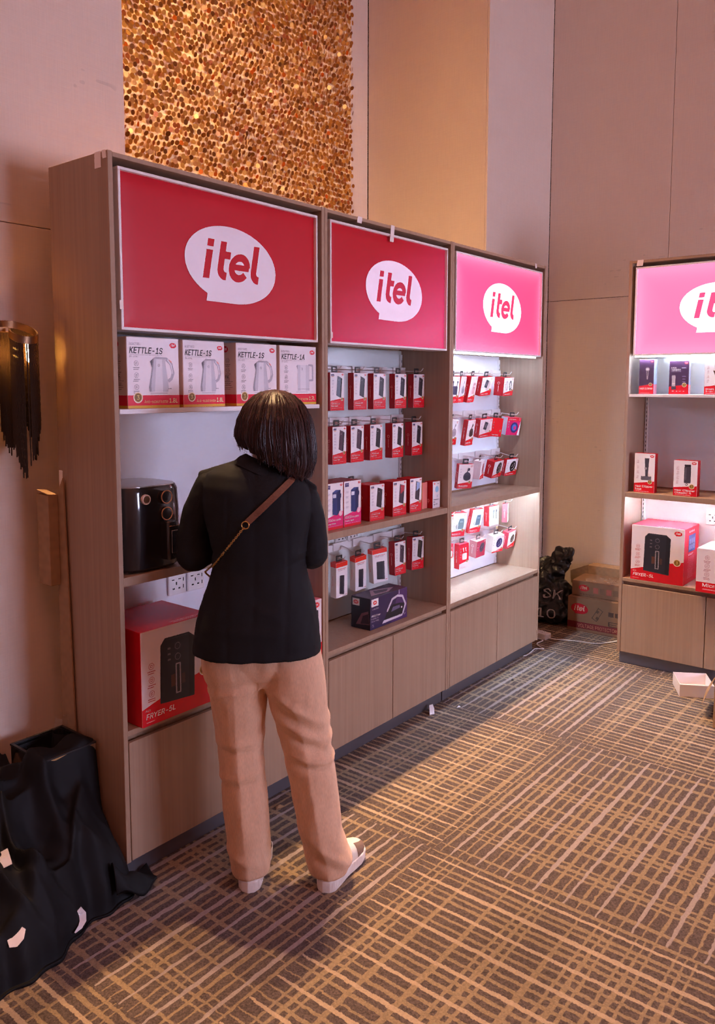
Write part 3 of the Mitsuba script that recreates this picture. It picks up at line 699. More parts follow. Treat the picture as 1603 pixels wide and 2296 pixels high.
def kettle_box(model='1S', litres='1.8L', w=.212, h=.235, d=.16):
    WH, SH = S(242, 236, 242), S(190, 186, 196)
    a = Art(w, h, d, WH, S(222, 200, 190), S(222, 200, 190), S(226, 210, 205), WH, WH, bevel=.002)  # side faces tinted brownish: shade put into the white card
    for f in ('front', 'left', 'right'):
        W, _ = a.size(f); a.rect(f, 0, 0, W, h * .185, S(214, 22, 52)); a.rect(f, 0, 0, W, h * .042, S(206, 160, 44), 2)
    a.text('front', 'ELECTRIC', w * .045, h * .885, h * .032, S(140, 132, 146), width=w * .22)
    a.text('front', 'KETTLE-' + model, w * .045, h * .772, h * .084, INK, True, italic=.2, width=w * .62)
    a.rect('front', w * .045, h * .750, w * .66, h * .754, S(150, 144, 152), 2); a.text('front', 'IEK-JX203', w * .045, h * .715, h * .022, GREYT, width=w * .16)
    a.logo('front', w * .88, h * .90, w * .135, S(214, 22, 52), WH)
    a.icons('front', w * .17, h * .63, 3, h * .165, w * .042, S(150, 144, 154))
    cx = w * .60
    if model == '1S':
        bodyp = Polygon([(cx - w * .19, h * .235), (cx + w * .17, h * .235), (cx + w * .185, h * .30), (cx + w * .115, h * .705), (cx - w * .105, h * .705), (cx - w * .20, h * .30)])
        a.poly('front', bodyp, S(196, 194, 204), 2)
        a.poly('front', Polygon([(cx - w * .09, h * .235), (cx + w * .07, h * .235), (cx + w * .06, h * .70), (cx - w * .05, h * .70)]), S(226, 224, 232), 3)
        a.poly('front', Polygon([(cx - w * .20, h * .30), (cx - w * .19, h * .235), (cx - w * .15, h * .235), (cx - w * .16, h * .32), (cx - w * .09, h * .70), (cx - w * .105, h * .705)]), S(150, 148, 160), 3)
        a.poly('front', Polygon([(cx - w * .115, h * .70), (cx - w * .17, h * .665), (cx - w * .135, h * .57)]), S(90, 86, 98), 3)
        a.poly('front', Polygon([(cx - w * .12, h * .70), (cx + w * .19, h * .70), (cx + w * .15, h * .725), (cx - w * .06, h * .73)]), S(170, 166, 178), 4)
        hnd = LineString([(cx + w * .14, h * .70), (cx + w * .24, h * .63), (cx + w * .275, h * .50), (cx + w * .24, h * .42), (cx + w * .175, h * .385)]).buffer(w * .026, cap_style=2)
        a.poly('front', hnd, S(176, 172, 184), 3); a.poly('front', LineString([(cx + w * .17, h * .69), (cx + w * .235, h * .62), (cx + w * .265, h * .50)]).buffer(w * .010), S(228, 224, 232), 4)
        a.poly('front', Polygon([(cx + w * .19, h * .70), (cx + w * .245, h * .67), (cx + w * .25, h * .645), (cx + w * .205, h * .675)]), S(226, 140, 130), 4)
        a.rect('front', cx + w * .17, h * .275, cx + w * .24, h * .283, S(120, 116, 126), 3)
    else:
        a.rect('front', cx - w * .12, h * .235, cx + w * .20, h * .68, S(206, 204, 214), 2); a.rect('front', cx - w * .05, h * .235, cx + w * .10, h * .68, S(228, 226, 234), 3)
        a.poly('front', Polygon([(cx - w * .12, h * .68), (cx - w * .155, h * .66), (cx - w * .12, h * .60)]), S(160, 156, 168), 3)
        a.poly('front', LineString([(cx + w * .19, h * .68), (cx + w * .29, h * .675), (cx + w * .295, h * .42), (cx + w * .20, h * .415)]).buffer(w * .018, join_style=1), S(180, 176, 188), 3)
        a.rect('front', cx - w * .12, h * .262, cx + w * .20, h * .270, S(166, 162, 174), 4)
    a.ring('front', cx - w * .005, h * .61, w * .022, w * .007, S(150, 146, 158), 5)
    a.rect('front', cx - w * .17, h * .205, cx + w * .16, h * .222, S(210, 206, 214), 2)
    a.medal('front', w * .19, h * .155, w * .088)
    a.text('front', 'Anti-scald kettle', w * .305, h * .075, h * .042, S(236, 205, 150), width=w * .46, layer=4); a.text('front', litres, w * .79, h * .075, h * .062, S(240, 222, 176), True, width=w * .165, layer=4)
    a.logo('left', d * .62, h * .90, d * .24, S(200, 22, 46), WH); a.logo('right', d * .4, h * .90, d * .24, S(200, 22, 46), WH)
    a.icons('left', d * .30, h * .72, 3, h * .15, d * .06, S(150, 120, 112)); a.icons('left', d * .72, h * .72, 3, h * .15, d * .06, S(150, 120, 112))
    a.text('left', model, d * .62, h * .44, h * .035, INK, True, width=d * .12); a.lines('left', d * .50, h * .39, d * .4, 5, h * .03, h * .008, S(160, 130, 120))
    return a

def fryer_box(w=.305, h=.328, d=.28, mirror=False):
    WH = S(236, 226, 230)
    a = Art(w, h, d, WH, RED, RED, S(206, 24, 40), RED, RED, bevel=.002)
    a.poly('front', Polygon([(0, 0), (w, 0), (w, h * .42), (w * .62, h * .345), (0, h * .185)]), RED)
    bx_, by_ = w * .24, h * .19
    B1, B2, B3 = S(34, 34, 42), S(22, 22, 28), S(48, 48, 58)
    body = Polygon([(w * .26, h * .20), (w * .72, h * .165), (w * .735, h * .80), (w * .66, h * .855), (w * .33, h * .86), (w * .275, h * .80)]).buffer(.004, 3)
    a.poly('front', body, B1, 2); a.poly('front', Polygon([(w * .655, h * .17), (w * .725, h * .165), (w * .735, h * .79), (w * .665, h * .84)]), B2, 3)
    a.poly('front', Polygon([(w * .33, h * .845), (w * .66, h * .84), (w * .64, h * .858), (w * .35, h * .86)]), B3, 3)
    for q in (0, 1): a.ring('front', w * .50, h * (.755 - q * .115), w * .040, w * .006, S(120, 112, 120), 4)
    for q in (0, 1, 2): a.rect('front', w * .36, h * (.74 - q * .06), w * .40, h * (.76 - q * .06), S(100, 92, 96), 4)
    a.poly('front', sbox(w * .475, h * .25, w * .53, h * .56).buffer(.003).difference(sbox(w * .482, h * .255, w * .523, h * .555)), S(150, 142, 148), 4)
    a.rect('front', w * .40, h * .33, w * .46, h * .46, S(84, 50, 36), 4); a.rect('front', w * .55, h * .33, w * .60, h * .44, S(70, 44, 34), 4)
    a.logo('front', w * .88, h * .915, w * .145, RED, WH)
    a.icons('front', w * .135, h * .62, 3, h * .145, w * .038, S(190, 110, 112))
    a.medal('front', w * .875, h * .40, w * .070)
    a.text('front', 'AIR', w * .045, h * .155, h * .022, WH, width=w * .07); a.text('front', 'FRYER-5L', w * .05, h * .075, h * .055, WH, True, italic=.2, width=w * .40); a.lines('front', w * .05, h * .045, w * .12, 1, .01, h * .010, S(236, 150, 150), 3)
    a.text('top', 'NO DETAILS', w * .30, d * .05, d * .03, S(240, 190, 195), width=w * .4) if False else a.lines('top', w * .45, d * .10, w * .45, 2, d * .04, d * .015, S(240, 190, 195))
    a.poly('right', sbox(d * .28, h * .56, d * .74, h * .86), S(54, 60, 120), 2)
    for q in range(2):
        for j in range(3): a.rect('right', d * (.34 + j * .13), h * (.60 + q * .11), d * (.42 + j * .13), h * (.68 + q * .11), S(110, 116, 170), 3)
    for j in range(4): a.poly('right', Polygon([(d * (.30 + j * .10), h * .91), (d * (.36 + j * .10), h * .91), (d * (.35 + j * .10), h * .945), (d * (.31 + j * .10), h * .945)]), S(240, 200, 205), 2)
    a.lines('right', d * .25, h * .53, d * .4, 2, h * .02, h * .012, S(240, 190, 200)); a.lines('right', d * .25, h * .47, d * .45, 15, h * .026, h * .007, S(236, 150, 165), seed=5)
    a.lines('left', d * .3, h * .5, d * .4, 8, h * .03, h * .008, S(226, 110, 115))
    return a

def microwave_box(w=.36, h=.247, d=.27, red_right=False):
    WH = S(232, 220, 226)
    a = Art(w, h, d, WH, S(206, 196, 204), RED, S(240, 150, 170), RED, RED, bevel=.002)
    a.rect('front', 0, 0, w, h * .235, RED)
    a.icons('front', w * .16, h * .80, 3, h * .19, w * .036, S(176, 130, 140))
    a.poly('front', sbox(w * .36, h * .27, w * .92, h * .80).buffer(.004), S(34, 34, 42), 2); a.rect('front', w * .40, h * .33, w * .74, h * .74, S(20, 20, 26), 3); a.rect('front', w * .78, h * .33, w * .89, h * .74, S(60, 60, 70), 3)
    a.logo('front', w * .90, h * .91, w * .11, RED, WH); a.medal('front', w * .93, h * .33, w * .05)
    a.text('front', 'Microwave', w * .10, h * .135, h * .075, WH, True, width=w * .46); a.lines('front', w * .10, h * .09, w * .3, 1, .01, h * .025, S(236, 140, 150), 3)
    for q in range(3): a.rect('left', 0, 0, d * (.15 + .2 * q), h * .02, GREYT, 2)
    return a

def iron_box(w=.30, h=.152, d=.115):
    P1, P2, P3 = S(44, 28, 66), S(24, 16, 30), S(70, 40, 88)
    a = Art(w, h, d, P1, P2, P2, S(58, 36, 60), P2, P2)
    a.poly('front', Polygon([(w * .55, 0), (w, 0), (w, h), (w * .75, h)]), P3)
    base = Polygon([(w * .33, h * .10), (w * .36, h * .19), (w * .85, h * .19), (w * .94, h * .50), (w * .90, h * .12)])
    a.poly('front', Polygon([(w * .31, h * .08), (w * .86, h * .10), (w * .88, h * .17), (w * .35, h * .17)]), S(206, 196, 210), 3)
    a.poly('front', Polygon([(w * .36, h * .17), (w * .88, h * .17), (w * .92, h * .50), (w * .80, h * .56), (w * .60, h * .58), (w * .48, h * .50)]), S(18, 16, 26), 3)
    a.poly('front', LineString([(w * .45, h * .44), (w * .58, h * .76), (w * .72, h * .82), (w * .86, h * .76), (w * .95, h * .46), (w * .88, h * .20)]).buffer(w * .019, join_style=1), S(196, 184, 202), 4)
    a.poly('front', Polygon([(w * .55, h * .36), (w * .80, h * .40), (w * .78, h * .50), (w * .60, h * .50)]), S(90, 80, 110), 4); a.disc('front', w * .84, h * .40, w * .018, S(206, 196, 210), 4)
    a.rect('front', w * .76, h * .86, w * .775, h * 1.0, S(190, 176, 198), 4)
    a.rect('front', w * .03, h * .72, w * .21, h * .96, WHITE, 2); a.logo('front', w * .12, h * .84, w * .10, RED, WHITE, 3)
    a.text('front', 'Steam Iron', w * .05, h * .62, h * .05, S(214, 200, 222), width=w * .16); a.text('front', '2300W Power', w * .03, h * .40, h * .055, WHITE, True, width=w * .23)
    for q, t in enumerate(('Fast Heat-Up', 'Smooth Ironing')): a.text('front', t, w * .03, h * (.32 - q * .08), h * .042, S(214, 200, 222), width=w * .19)
    a.ring('front', w * .07, h * .12, w * .020, w * .004, S(206, 196, 214)); a.text('front', '1YR', w * .90, h * .12, h * .05, S(220, 210, 226), width=w * .05)
    a.rect('left', d * .08, h * .72, d * .45, h * .94, WHITE, 2); a.logo('left', d * .26, h * .83, d * .26, RED, WHITE, 3)
    a.poly('left', Polygon([(d * .25, h * .12), (d * .55, h * .50), (d * .90, h * .60), (d * .98, h * .18)]), S(110, 70, 80), 2); a.poly('left', Polygon([(d * .5, h * .16), (d * .62, h * .42), (d * .9, h * .52), (d * .96, h * .2)]), S(46, 28, 40), 3)
    a.poly('top', Polygon([(w * .15, d * .25), (w * .55, d * .15), (w * .85, d * .45), (w * .40, d * .85)]), S(150, 120, 138), 2); a.poly('top', Polygon([(w * .3, d * .35), (w * .55, d * .25), (w * .7, d * .45), (w * .42, d * .7)]), S(70, 46, 66), 3)
    return a

def buds_box(w, h, d, prod, front=WHITE, red=RED, txt='Buds', side=DRED, band=.22, casecol=(56, 48, 60), alt=None):
    a = Art(w, h, d, front, side, side, side if alt is None else alt, side, side, hang=True)
    a.poly('front', Polygon([(0, 0), (w, 0), (w, h * (band + .07)), (0, h * (band - .02))]), red)
    if txt: a.text('front', txt, w * .08, h * .085, h * .055, WHITE, True, width=w * min(.62, .11 * len(txt)))
    a.lines('front', w * .08, h * .055, w * .6, 1, .01, h * .008, S(240, 190, 195), 3)
    for q in range(4): a.lines('front', w * .10, h * (.82 - q * .11), w * .14, 3, h * .018, h * .008, S(190, 180, 190), seed=q)
    a.ring('front', w * .84, h * .92, w * .055, w * .018, RED)
    a.medal('front', w * .80, h * (band + .05), w * .085)
    c, c2, c3 = S(*casecol), S(*(max(0, v - 18) for v in casecol)), S(*(min(255, v + 40) for v in casecol))
    if prod == 'stemcase':
        a.poly('front', sbox(w * .30, h * .36, w * .74, h * .60).buffer(w * .06), c, 2); a.poly('front', sbox(w * .52, h * .34, w * .76, h * .58).buffer(w * .04), c2, 3)
        for dx in (.30, .78): a.poly('front', LineString([(w * dx, h * .78), (w * (dx + (.5 - dx) * .25), h * .62)]).buffer(w * .025), c, 2); a.disc('front', w * dx, h * .79, w * .07, c, 2)
    elif prod == 'round':
        a.disc('front', w * .60, h * .50, w * .25, c, 2, 6); a.poly('front', affinity.scale(Point(w * .60, h * .44).buffer(w * .25), 1, .62), c2, 3)
        a.poly('front', LineString([(w * .58, h * .64), (w * .64, h * .80)]).buffer(w * .03), c, 2); a.disc('front', w * .68, h * .79, w * .085, c, 3)
    elif prod == 'open':
        a.poly('front', sbox(w * .50, h * .36, w * .80, h * .52).buffer(w * .05), c, 2); a.poly('front', Polygon([(w * .46, h * .55), (w * .82, h * .55), (w * .78, h * .74), (w * .52, h * .74)]).buffer(w * .03), c2, 2)
        a.poly('front', sbox(w * .54, h * .60, w * .76, h * .66), c3, 3); a.poly('front', LineString([(w * .38, h * .34), (w * .30, h * .42), (w * .36, h * .50)]).buffer(w * .018), c, 2)
    elif prod == 'white':
        a.poly('front', sbox(w * .40, h * .40, w * .70, h * .56).buffer(w * .09), S(238, 226, 232), 2); a.poly('front', sbox(w * .40, h * .50, w * .70, h * .505), S(206, 190, 198), 3)
        for dx in (.42, .66): a.poly('front', LineString([(w * dx, h * .80), (w * (dx + .04), h * .68)]).buffer(w * .03), S(240, 230, 236), 2); a.disc('front', w * dx, h * .80, w * .06, S(240, 230, 236), 2)
    elif prod == 'wired':
        for dx, hh in ((.45, .40), (.72, .34)): a.poly('front', LineString([(w * dx, h * hh), (w * dx, h * .70)]).buffer(w * .022), c, 2); a.disc('front', w * (dx + .02), h * .74, w * .075, c, 2)
    side_logo(a, 'left', WHITE, .25, .66); side_logo(a, 'right', WHITE, .25, .66)
    return a

def watch_box(w, h, d, front=WHITE, side=DRED, red=RED, strap=(60, 54, 62), kind='round', band=.20, top=None):
    a = Art(w, h, d, front, side, side, side if top is None else top, side, side, hang=True)
    if red is not None: a.poly('front', Polygon([(0, 0), (w, 0), (w, h * (band + .12)), (0, h * (band - .04))]), red); a.text('front', 'Smart Watch', w * .10, h * .07, h * .06, WHITE, True, width=w * .62)
    for q in range(3): a.lines('front', w * .07, h * (.80 - q * .15), w * .13, 3, h * .025, h * .010, S(190, 180, 190), seed=q)
    c, c2 = S(*strap), S(*(max(0, v - 26) for v in strap))
    if kind == 'round':
        a.poly('front', affinity.rotate(affinity.scale(Point(w * .60, h * .56).buffer(w * .30, 7), .82, 1.05), -20).difference(affinity.rotate(affinity.scale(Point(w * .60, h * .56).buffer(w * .20, 7), .62, 1.0), -20)), c, 2)
        a.poly('front', affinity.rotate(affinity.scale(Point(w * .55, h * .58).buffer(w * .19, 6), .8, 1.0), -20), c2, 3); a.poly('front', LineString([(w * .50, h * .52), (w * .58, h * .66)]).buffer(w * .012), S(200, 196, 204), 4)
    elif kind == 'square':
        a.poly('front', affinity.rotate(affinity.scale(Point(w * .62, h * .52).buffer(w * .26, 7), .78, 1.1), -15), S(206, 186, 190), 2)
        a.poly('front', affinity.rotate(sbox(w * .36, h * .46, w * .56, h * .82).buffer(w * .03), -18), S(52, 46, 56), 3); a.poly('front', affinity.rotate(sbox(w * .40, h * .54, w * .52, h * .74), -18), S(104, 92, 104), 4)
    elif kind == 'pair':
        for dx, cc in ((.32, (196, 188, 196)), (.68, (70, 70, 84))): a.poly('front', affinity.scale(Point(w * dx, h * .56).buffer(w * .20, 7), .62, 1.25).difference(affinity.scale(Point(w * dx, h * .56).buffer(w * .13, 7), .5, 1.3)), S(*cc), 2)
    elif kind == 'colour':
        a.poly('front', Polygon([(0, 0), (w * .82, 0), (w, h), (0, h)]), S(204, 22, 92), 1); a.rect('front', 0, h * .8, w, h, S(214, 24, 50), 2)
        a.poly('front', Point(w * .56, h * .44).buffer(w * .27, 8), S(44, 34, 92), 3); a.poly('front', Point(w * .56, h * .44).buffer(w * .17, 8), S(64, 110, 190), 4); a.poly('front', Point(w * .60, h * .42).buffer(w * .10, 6), S(206, 40, 120), 5)
        a.text('front', 'Smart Watch', w * .12, h * .87, h * .05, WHITE, True, width=w * .5)
    a.ring('front', w * .88, h * .90, w * .05, w * .016, RED if red is not None else WHITE)
    if red is not None: a.medal('front', w * .84, h * (band + .12), w * .07)
    side_logo(a, 'left', WHITE, .22, .68); side_logo(a, 'right', WHITE, .22, .68)
    return a

def trimmer_box(w, h, d, dark=True, title=('HAIR CLIPPER',), kind='razor', side=None):
    body = S(58, 26, 50) if dark else WHITE
    sd = S(150, 170, 226) if dark else DRED
    sd = sd if side is None else side
    a = Art(w, h, d, body, sd, sd, S(210, 205, 230) if dark else DRED, sd, sd)
    a.poly('front', Polygon([(0, 0), (w, 0), (w, h * .30), (0, h * .23)]), RED)
    if dark: a.rect('right', 0, 0, d, h * .28, S(226, 120, 150))
    a.logo('front', w * .85, h * .93, w * .20, RED, WHITE)
    a.medal('front', w * .78, h * .28, w * .115)
    met, mk = (S(176, 160, 166), S(60, 46, 56)) if dark else (S(64, 60, 70), S(34, 32, 40))
    x = w * (.56 if kind != 'trim' else .24)
    if kind == 'razor':
        a.disc('front', x, h * .71, w * .14, met, 2, 7); a.poly('front', Polygon([(x - w * .08, h * .70), (x + w * .08, h * .70), (x + w * .04, h * .42), (x - w * .04, h * .42)]), met, 2); a.poly('front', Polygon([(x - w * .04, h * .66), (x + w * .04, h * .66), (x + w * .02, h * .52), (x - w * .02, h * .52)]), mk, 3); a.rect('front', x - w * .09, h * .70, x + w * .09, h * .73, WHITE, 3); a.rect('front', x - w * .02, h * .74, x + w * .01, h * .82, mk, 2)
    elif kind == 'trim':
        a.poly('front', sbox(x - w * .07, h * .16, x + w * .07, h * .56).buffer(w * .02), met, 3); a.rect('front', x - w * .07, h * .30, x + w * .07, h * .34, S(210, 196, 196), 4); a.poly('front', sbox(x - w * .10, h * .15, x + w * .12, h * .24), mk, 4)
        a.lines('front', w * .62, h * .80, w * .24, 1, .01, h * .02, S(170, 160, 180)); a.lines('front', w * .66, h * .55, w * .2, 3, h * .08, h * .03, S(110, 90, 120))
    elif kind == 'fan':
        a.poly('front', Polygon([(w * .40, h * .70), (w * .62, h * .66), (w * .70, h * .74), (w * .66, h * .56), (w * .52, h * .54)]), S(90, 58, 40), 2); a.rect('front', w * .68, h * .45, w * .82, h * .90, S(60, 50, 56), 2)
    elif kind == 'stand':
        a.poly('front', Polygon([(w * .50, h * .88), (w * .72, h * .88), (w * .66, h * .34), (w * .56, h * .34)]), met, 2); a.disc('front', w * .56, h * .62, w * .06, S(150, 144, 152), 3); a.poly('front', sbox(w * .36, h * .33, w * .82, h * .41).buffer(w * .02), S(96, 90, 102), 3)
    elif kind == 'clip':
        a.poly('front', sbox(w * .50, h * .40, w * .68, h * .80).buffer(w * .05), met, 2); a.rect('front', w * .46, h * .83, w * .72, h * .89, mk, 3); a.poly('front', sbox(w * .48, h * .45, w * .54, h * .80), S(92, 88, 98), 3); a.ring('front', w * .56, h * .33, w * .05, w * .018, mk, 3)
    if not dark: a.icons('front', w * .18, h * .80, 4, h * .13, w * .045, S(190, 150, 160))
    if kind == 'trim':
        a.text('front', 'HAIR', w * .10, h * .77, h * .045, WHITE, True, width=w * .26); a.text('front', 'TRIMMER', w * .10, h * .71, h * .045, WHITE, True, width=w * .48); a.lines('front', w * .10, h * .69, w * .5, 1, .01, h * .012, S(180, 170, 190), 3)
        a.icons('front', w * .20, h * .10, 4, 0, w * .04, WHITE, False)
        for q in range(4): a.rect('front', w * (.18 + q * .18), h * .085, w * (.26 + q * .18), h * .10, WHITE, 3)
    else:
        for q, t in enumerate(title): a.text('front', t, w * .07, h * (.135 - q * .07), h * .05, WHITE, True, width=w * min(.86, .078 * len(t)))
        a.lines('front', w * .07, h * .035, w * .7, 1, .01, h * .012, S(240, 180, 185), 3)
    return a

# ---------------------------------------------------------------- placing them
def carton(name, art, M, label, cat_, group, tab=False, taby=0.0):
    m, c = art.mesh()
    if tab:
        k = thing(name, label, cat_, group)
        part(k, 'carton', m, 'm_print', color=c, to_world=M)
        part(k, 'hang_tab', TAB, 'm_blackplastic', to_world=M @ T().translate([0, taby, 0]))
        return k
    return solo(name, m, 'm_print', label, cat_, group, color=c, to_world=M)
def RZ(a): return T().rotate([0, 0, 1], math.degrees(a))
def pose(x, y, z, yaw=0, pitch=0, roll=0): return T().translate([x, y, z]) @ RZ(yaw) @ T().rotate([1, 0, 0], math.degrees(pitch)) @ T().rotate([0, 1, 0], math.degrees(roll))

ORD5 = ['leftmost', 'second from left', 'middle', 'second from right', 'rightmost']
# kettles on the white shelf
for i, (x, w, y, model, l, lab) in enumerate([
    (.171, .212, .10, '1S', '1.8L', 'white kettle box with gold and red base, leftmost of the four on the white shelf'),
    (.394, .192, .105, '1S', '1.8L', 'white kettle box with gold and red base, second from left on the white shelf'),
    (.649, .214, .10, '1S', '1.8L', 'white kettle box third from left on the white shelf, partly behind the hair'),
    (.880, .216, .10, '1A', '1.7L', 'white kettle box of a straight-sided kettle, rightmost on the white shelf')]):
    carton('kettle_box', kettle_box(model, l, w=w, h=.2345), pose(x, y, 1.6005), lab, 'kettle box', 'white kettle boxes on the white shelf')
# top hook row of the middle cabinet
B = dict(t10=power_bank('10000mAh 12W', body=(96, 104, 118)), t20=power_bank('20000mAh 12W'), t20d=power_bank('20000mAh 12W', body=(52, 44, 48), side=(34, 30, 34)))
for i, (x, kd) in enumerate(zip(r1, ('t10', 't20', 't20', 't20', 't20d'))):
    carton('power_bank_box', B[kd], pose(x, .168, 1.7365), f'red and white power bank box on the top hook row, {ORD5[i]} of five', 'power bank box', 'power bank boxes on the top hook row', True)
C_ = dict(a=power_bank('30000mAh 22.5W', body=(76, 52, 66), d=.040), b=power_bank('27000mAh 45W', body=(44, 38, 42), d=.040), c=power_bank('27000mAh 65W', body=(44, 38, 42), d=.045, w=.094))
for i, (x, kd) in enumerate(zip(r2_, 'aabcc')):
    carton('power_bank_box', C_[kd], pose(x, .170, 1.491), f'red and white power bank box on the second hook row, {ORD5[i]} of five', 'power bank box', 'power bank boxes on the second hook row', True)
# on the shelf of the middle cabinet
nv = navy_bank()
carton('power_bank_box', nv, pose(1.126, .10, 1.0505), 'tall white and magenta power bank box on the shelf, cut off by the cabinet edge', 'power bank box', 'big power bank boxes on the shelf')
carton('power_bank_box', nv, pose(1.253, .10, 1.0505), 'tall white and magenta power bank box picturing a navy block, beside the red boxes', 'power bank box', 'big power bank boxes on the shelf')
SH = [(1.446, .095, -.06, 'dark', power_bank('40000mAh 22.5W', body=(48, 38, 40), w=.103, h=.169, d=.10, hang=False), 'red power bank box standing on the shelf next to the magenta ones', ),
      (1.621, .085, -.05, 'maroon', power_bank('40000mAh 22.5W', body=(56, 44, 58), two=(170, 52, 62), w=.104, h=.169, d=.085, hang=False), 'red power bank box on the shelf picturing a maroon topped power bank'),
      (1.766, .09, -.05, 'blue', power_bank('40000mAh 22.5W', body=(62, 50, 60), two=(150, 176, 214), w=.096, h=.169, d=.085, hang=False), 'red power bank box on the shelf picturing a pale blue topped power bank')]
for x, y, yaw, _, art, lab in SH: carton('power_bank_box', art, pose(x, y, 1.0505, yaw), lab, 'power bank box', 'red power bank boxes standing on the shelf')
k = thing('power_bank_box', 'red box with raised black tab, behind the first red box on the shelf', 'power bank box', 'red power bank boxes standing on the shelf')
m, c = power_bank('20000mAh 12W', h=.170, d=.036, hang=False).mesh(); Mx = pose(1.42, .185, 1.0505, -.05)
part(k, 'carton', m, 'm_print', color=c, to_world=Mx); part(k, 'hang_tab', TAB, 'm_blackplastic', to_world=Mx @ T().translate([0, 0, .170]))
carton('charger_box', charger_box(), pose(1.942, .066, 1.0505, -.03), 'small red and white charger box at the right end of the shelf', 'charger box', None)
carton('charger_box', Art(.05, .136, .008, S(214, 120, 110), S(232, 196, 110), S(200, 60, 60), DRED), pose(1.878, .075, 1.0505, .05), 'thin flat red carton standing just left of the small charger box', 'charger box', None)
# lowest hook row of the middle cabinet
LOW = [((1.308, .862, -.10, .06, -.06, .074, .173, .039), mini_bank(dev=.34), 'slim white power bank box with red top on the lower hook row, leftmost'),
       ((1.451, .865, -.12, .10, -.10, .076, .170, .037), mini_bank(dev=.36), 'slim white power bank box with red top on the lower hook row, second from left'),
       ((1.602, .877, -.28, .02, -.08, .091, .168, .040), mini_bank(w=.091, dev=.48), 'wider white power bank box with red top on the lower hook row, hanging askew'),
       ((1.770, .888, -.14, .01, -.04, .078, .172, .044), power_bank('30000mAh 22.5W', body=(70, 52, 64), w=.08, d=.044), 'red and white power bank box on the lower hook row, left of the pair'),
       ((1.936, .888, -.09, -.02, .04, .096, .172, .040), power_bank('30000mAh 22.5W', body=(64, 56, 46), w=.096, d=.040), 'red and white power bank box on the lower hook row, rightmost')]
for q, art, lab in LOW: carton('power_bank_box', art, pose(q[0], .166, q[1], q[2], q[3], q[4]), lab, 'power bank box', 'power bank boxes on the lower hook row', True)
carton('iron_box', iron_box(), pose(1.54, .102, .5325), 'dark purple steam iron box lying on the middle cabinet counter', 'iron box', None)
# appliance boxes
carton('air_fryer_box', fryer_box(), pose(.2135, .12, .5325), 'big red and white air fryer box on the counter, lower left behind the person', 'air fryer box', 'air fryer boxes')
carton('appliance_box', microwave_box(w=.34), pose(.826, .135, .5325), 'red and white appliance box behind the person, only its right edge showing', 'appliance box', None)
carton('air_fryer_box', fryer_box(), MB @ pose(.218, .143, .5325, 0), 'red and white air fryer box on the lit counter of the right cabinet', 'air fryer box', 'air fryer boxes')
carton('microwave_box', microwave_box(), MB @ pose(.640, .068, .5325, -.02), 'red and white microwave box cut by the right edge of the photo', 'microwave box', None)
# hair clippers, right cabinet (local x = YB - y)
TR = [(.110, .060, 1.6305, .086, .203, .055, True, ('HAIR CLIPPER',), 'razor', 'dark purple hair clipper box, leftmost on the white shelf of the right cabinet'),
      (.292, .055, 1.6305, .110, .190, .035, True, (), 'trim', 'dark hair trimmer box, middle of the white shelf of the right cabinet'),
      (.486, .060, 1.6305, .110, .192, .05, False, ('Smart Trim', '3-in-1 Kit'), 'fan', 'white and red trimmer kit box, rightmost on the white shelf, cut by the photo edge'),
      (.114, .068, 1.0505, .120, .232, .05, False, ('Hair Clipper', 'Edge'), 'stand', 'white and red hair clipper box picturing a charging stand, left on the wooden shelf'),
      (.350, .062, 1.0505, .132, .204, .055, False, ('Hair Clipper', 'Classic 4'), 'clip', 'white and red hair clipper box, right one of two on the wooden shelf')]
for x, y, z, w, h_, d, dk, tt, kd, lab in TR: carton('hair_clipper_box', trimmer_box(w, h_, d, dk, tt, kd), MB @ pose(x, y, z), lab, 'hair clipper box', 'hair clipper and trimmer boxes')
wb = Art(.16, .12, .12, S(226, 212, 222), S(216, 200, 210), None, S(220, 206, 216)); wb.rect('front', 0, 0, .16, .008, INK)
carton('white_box', wb, MB @ pose(.60, .09, 1.0505), 'plain pale box with a black base at the right end of the wooden shelf', 'box', None)

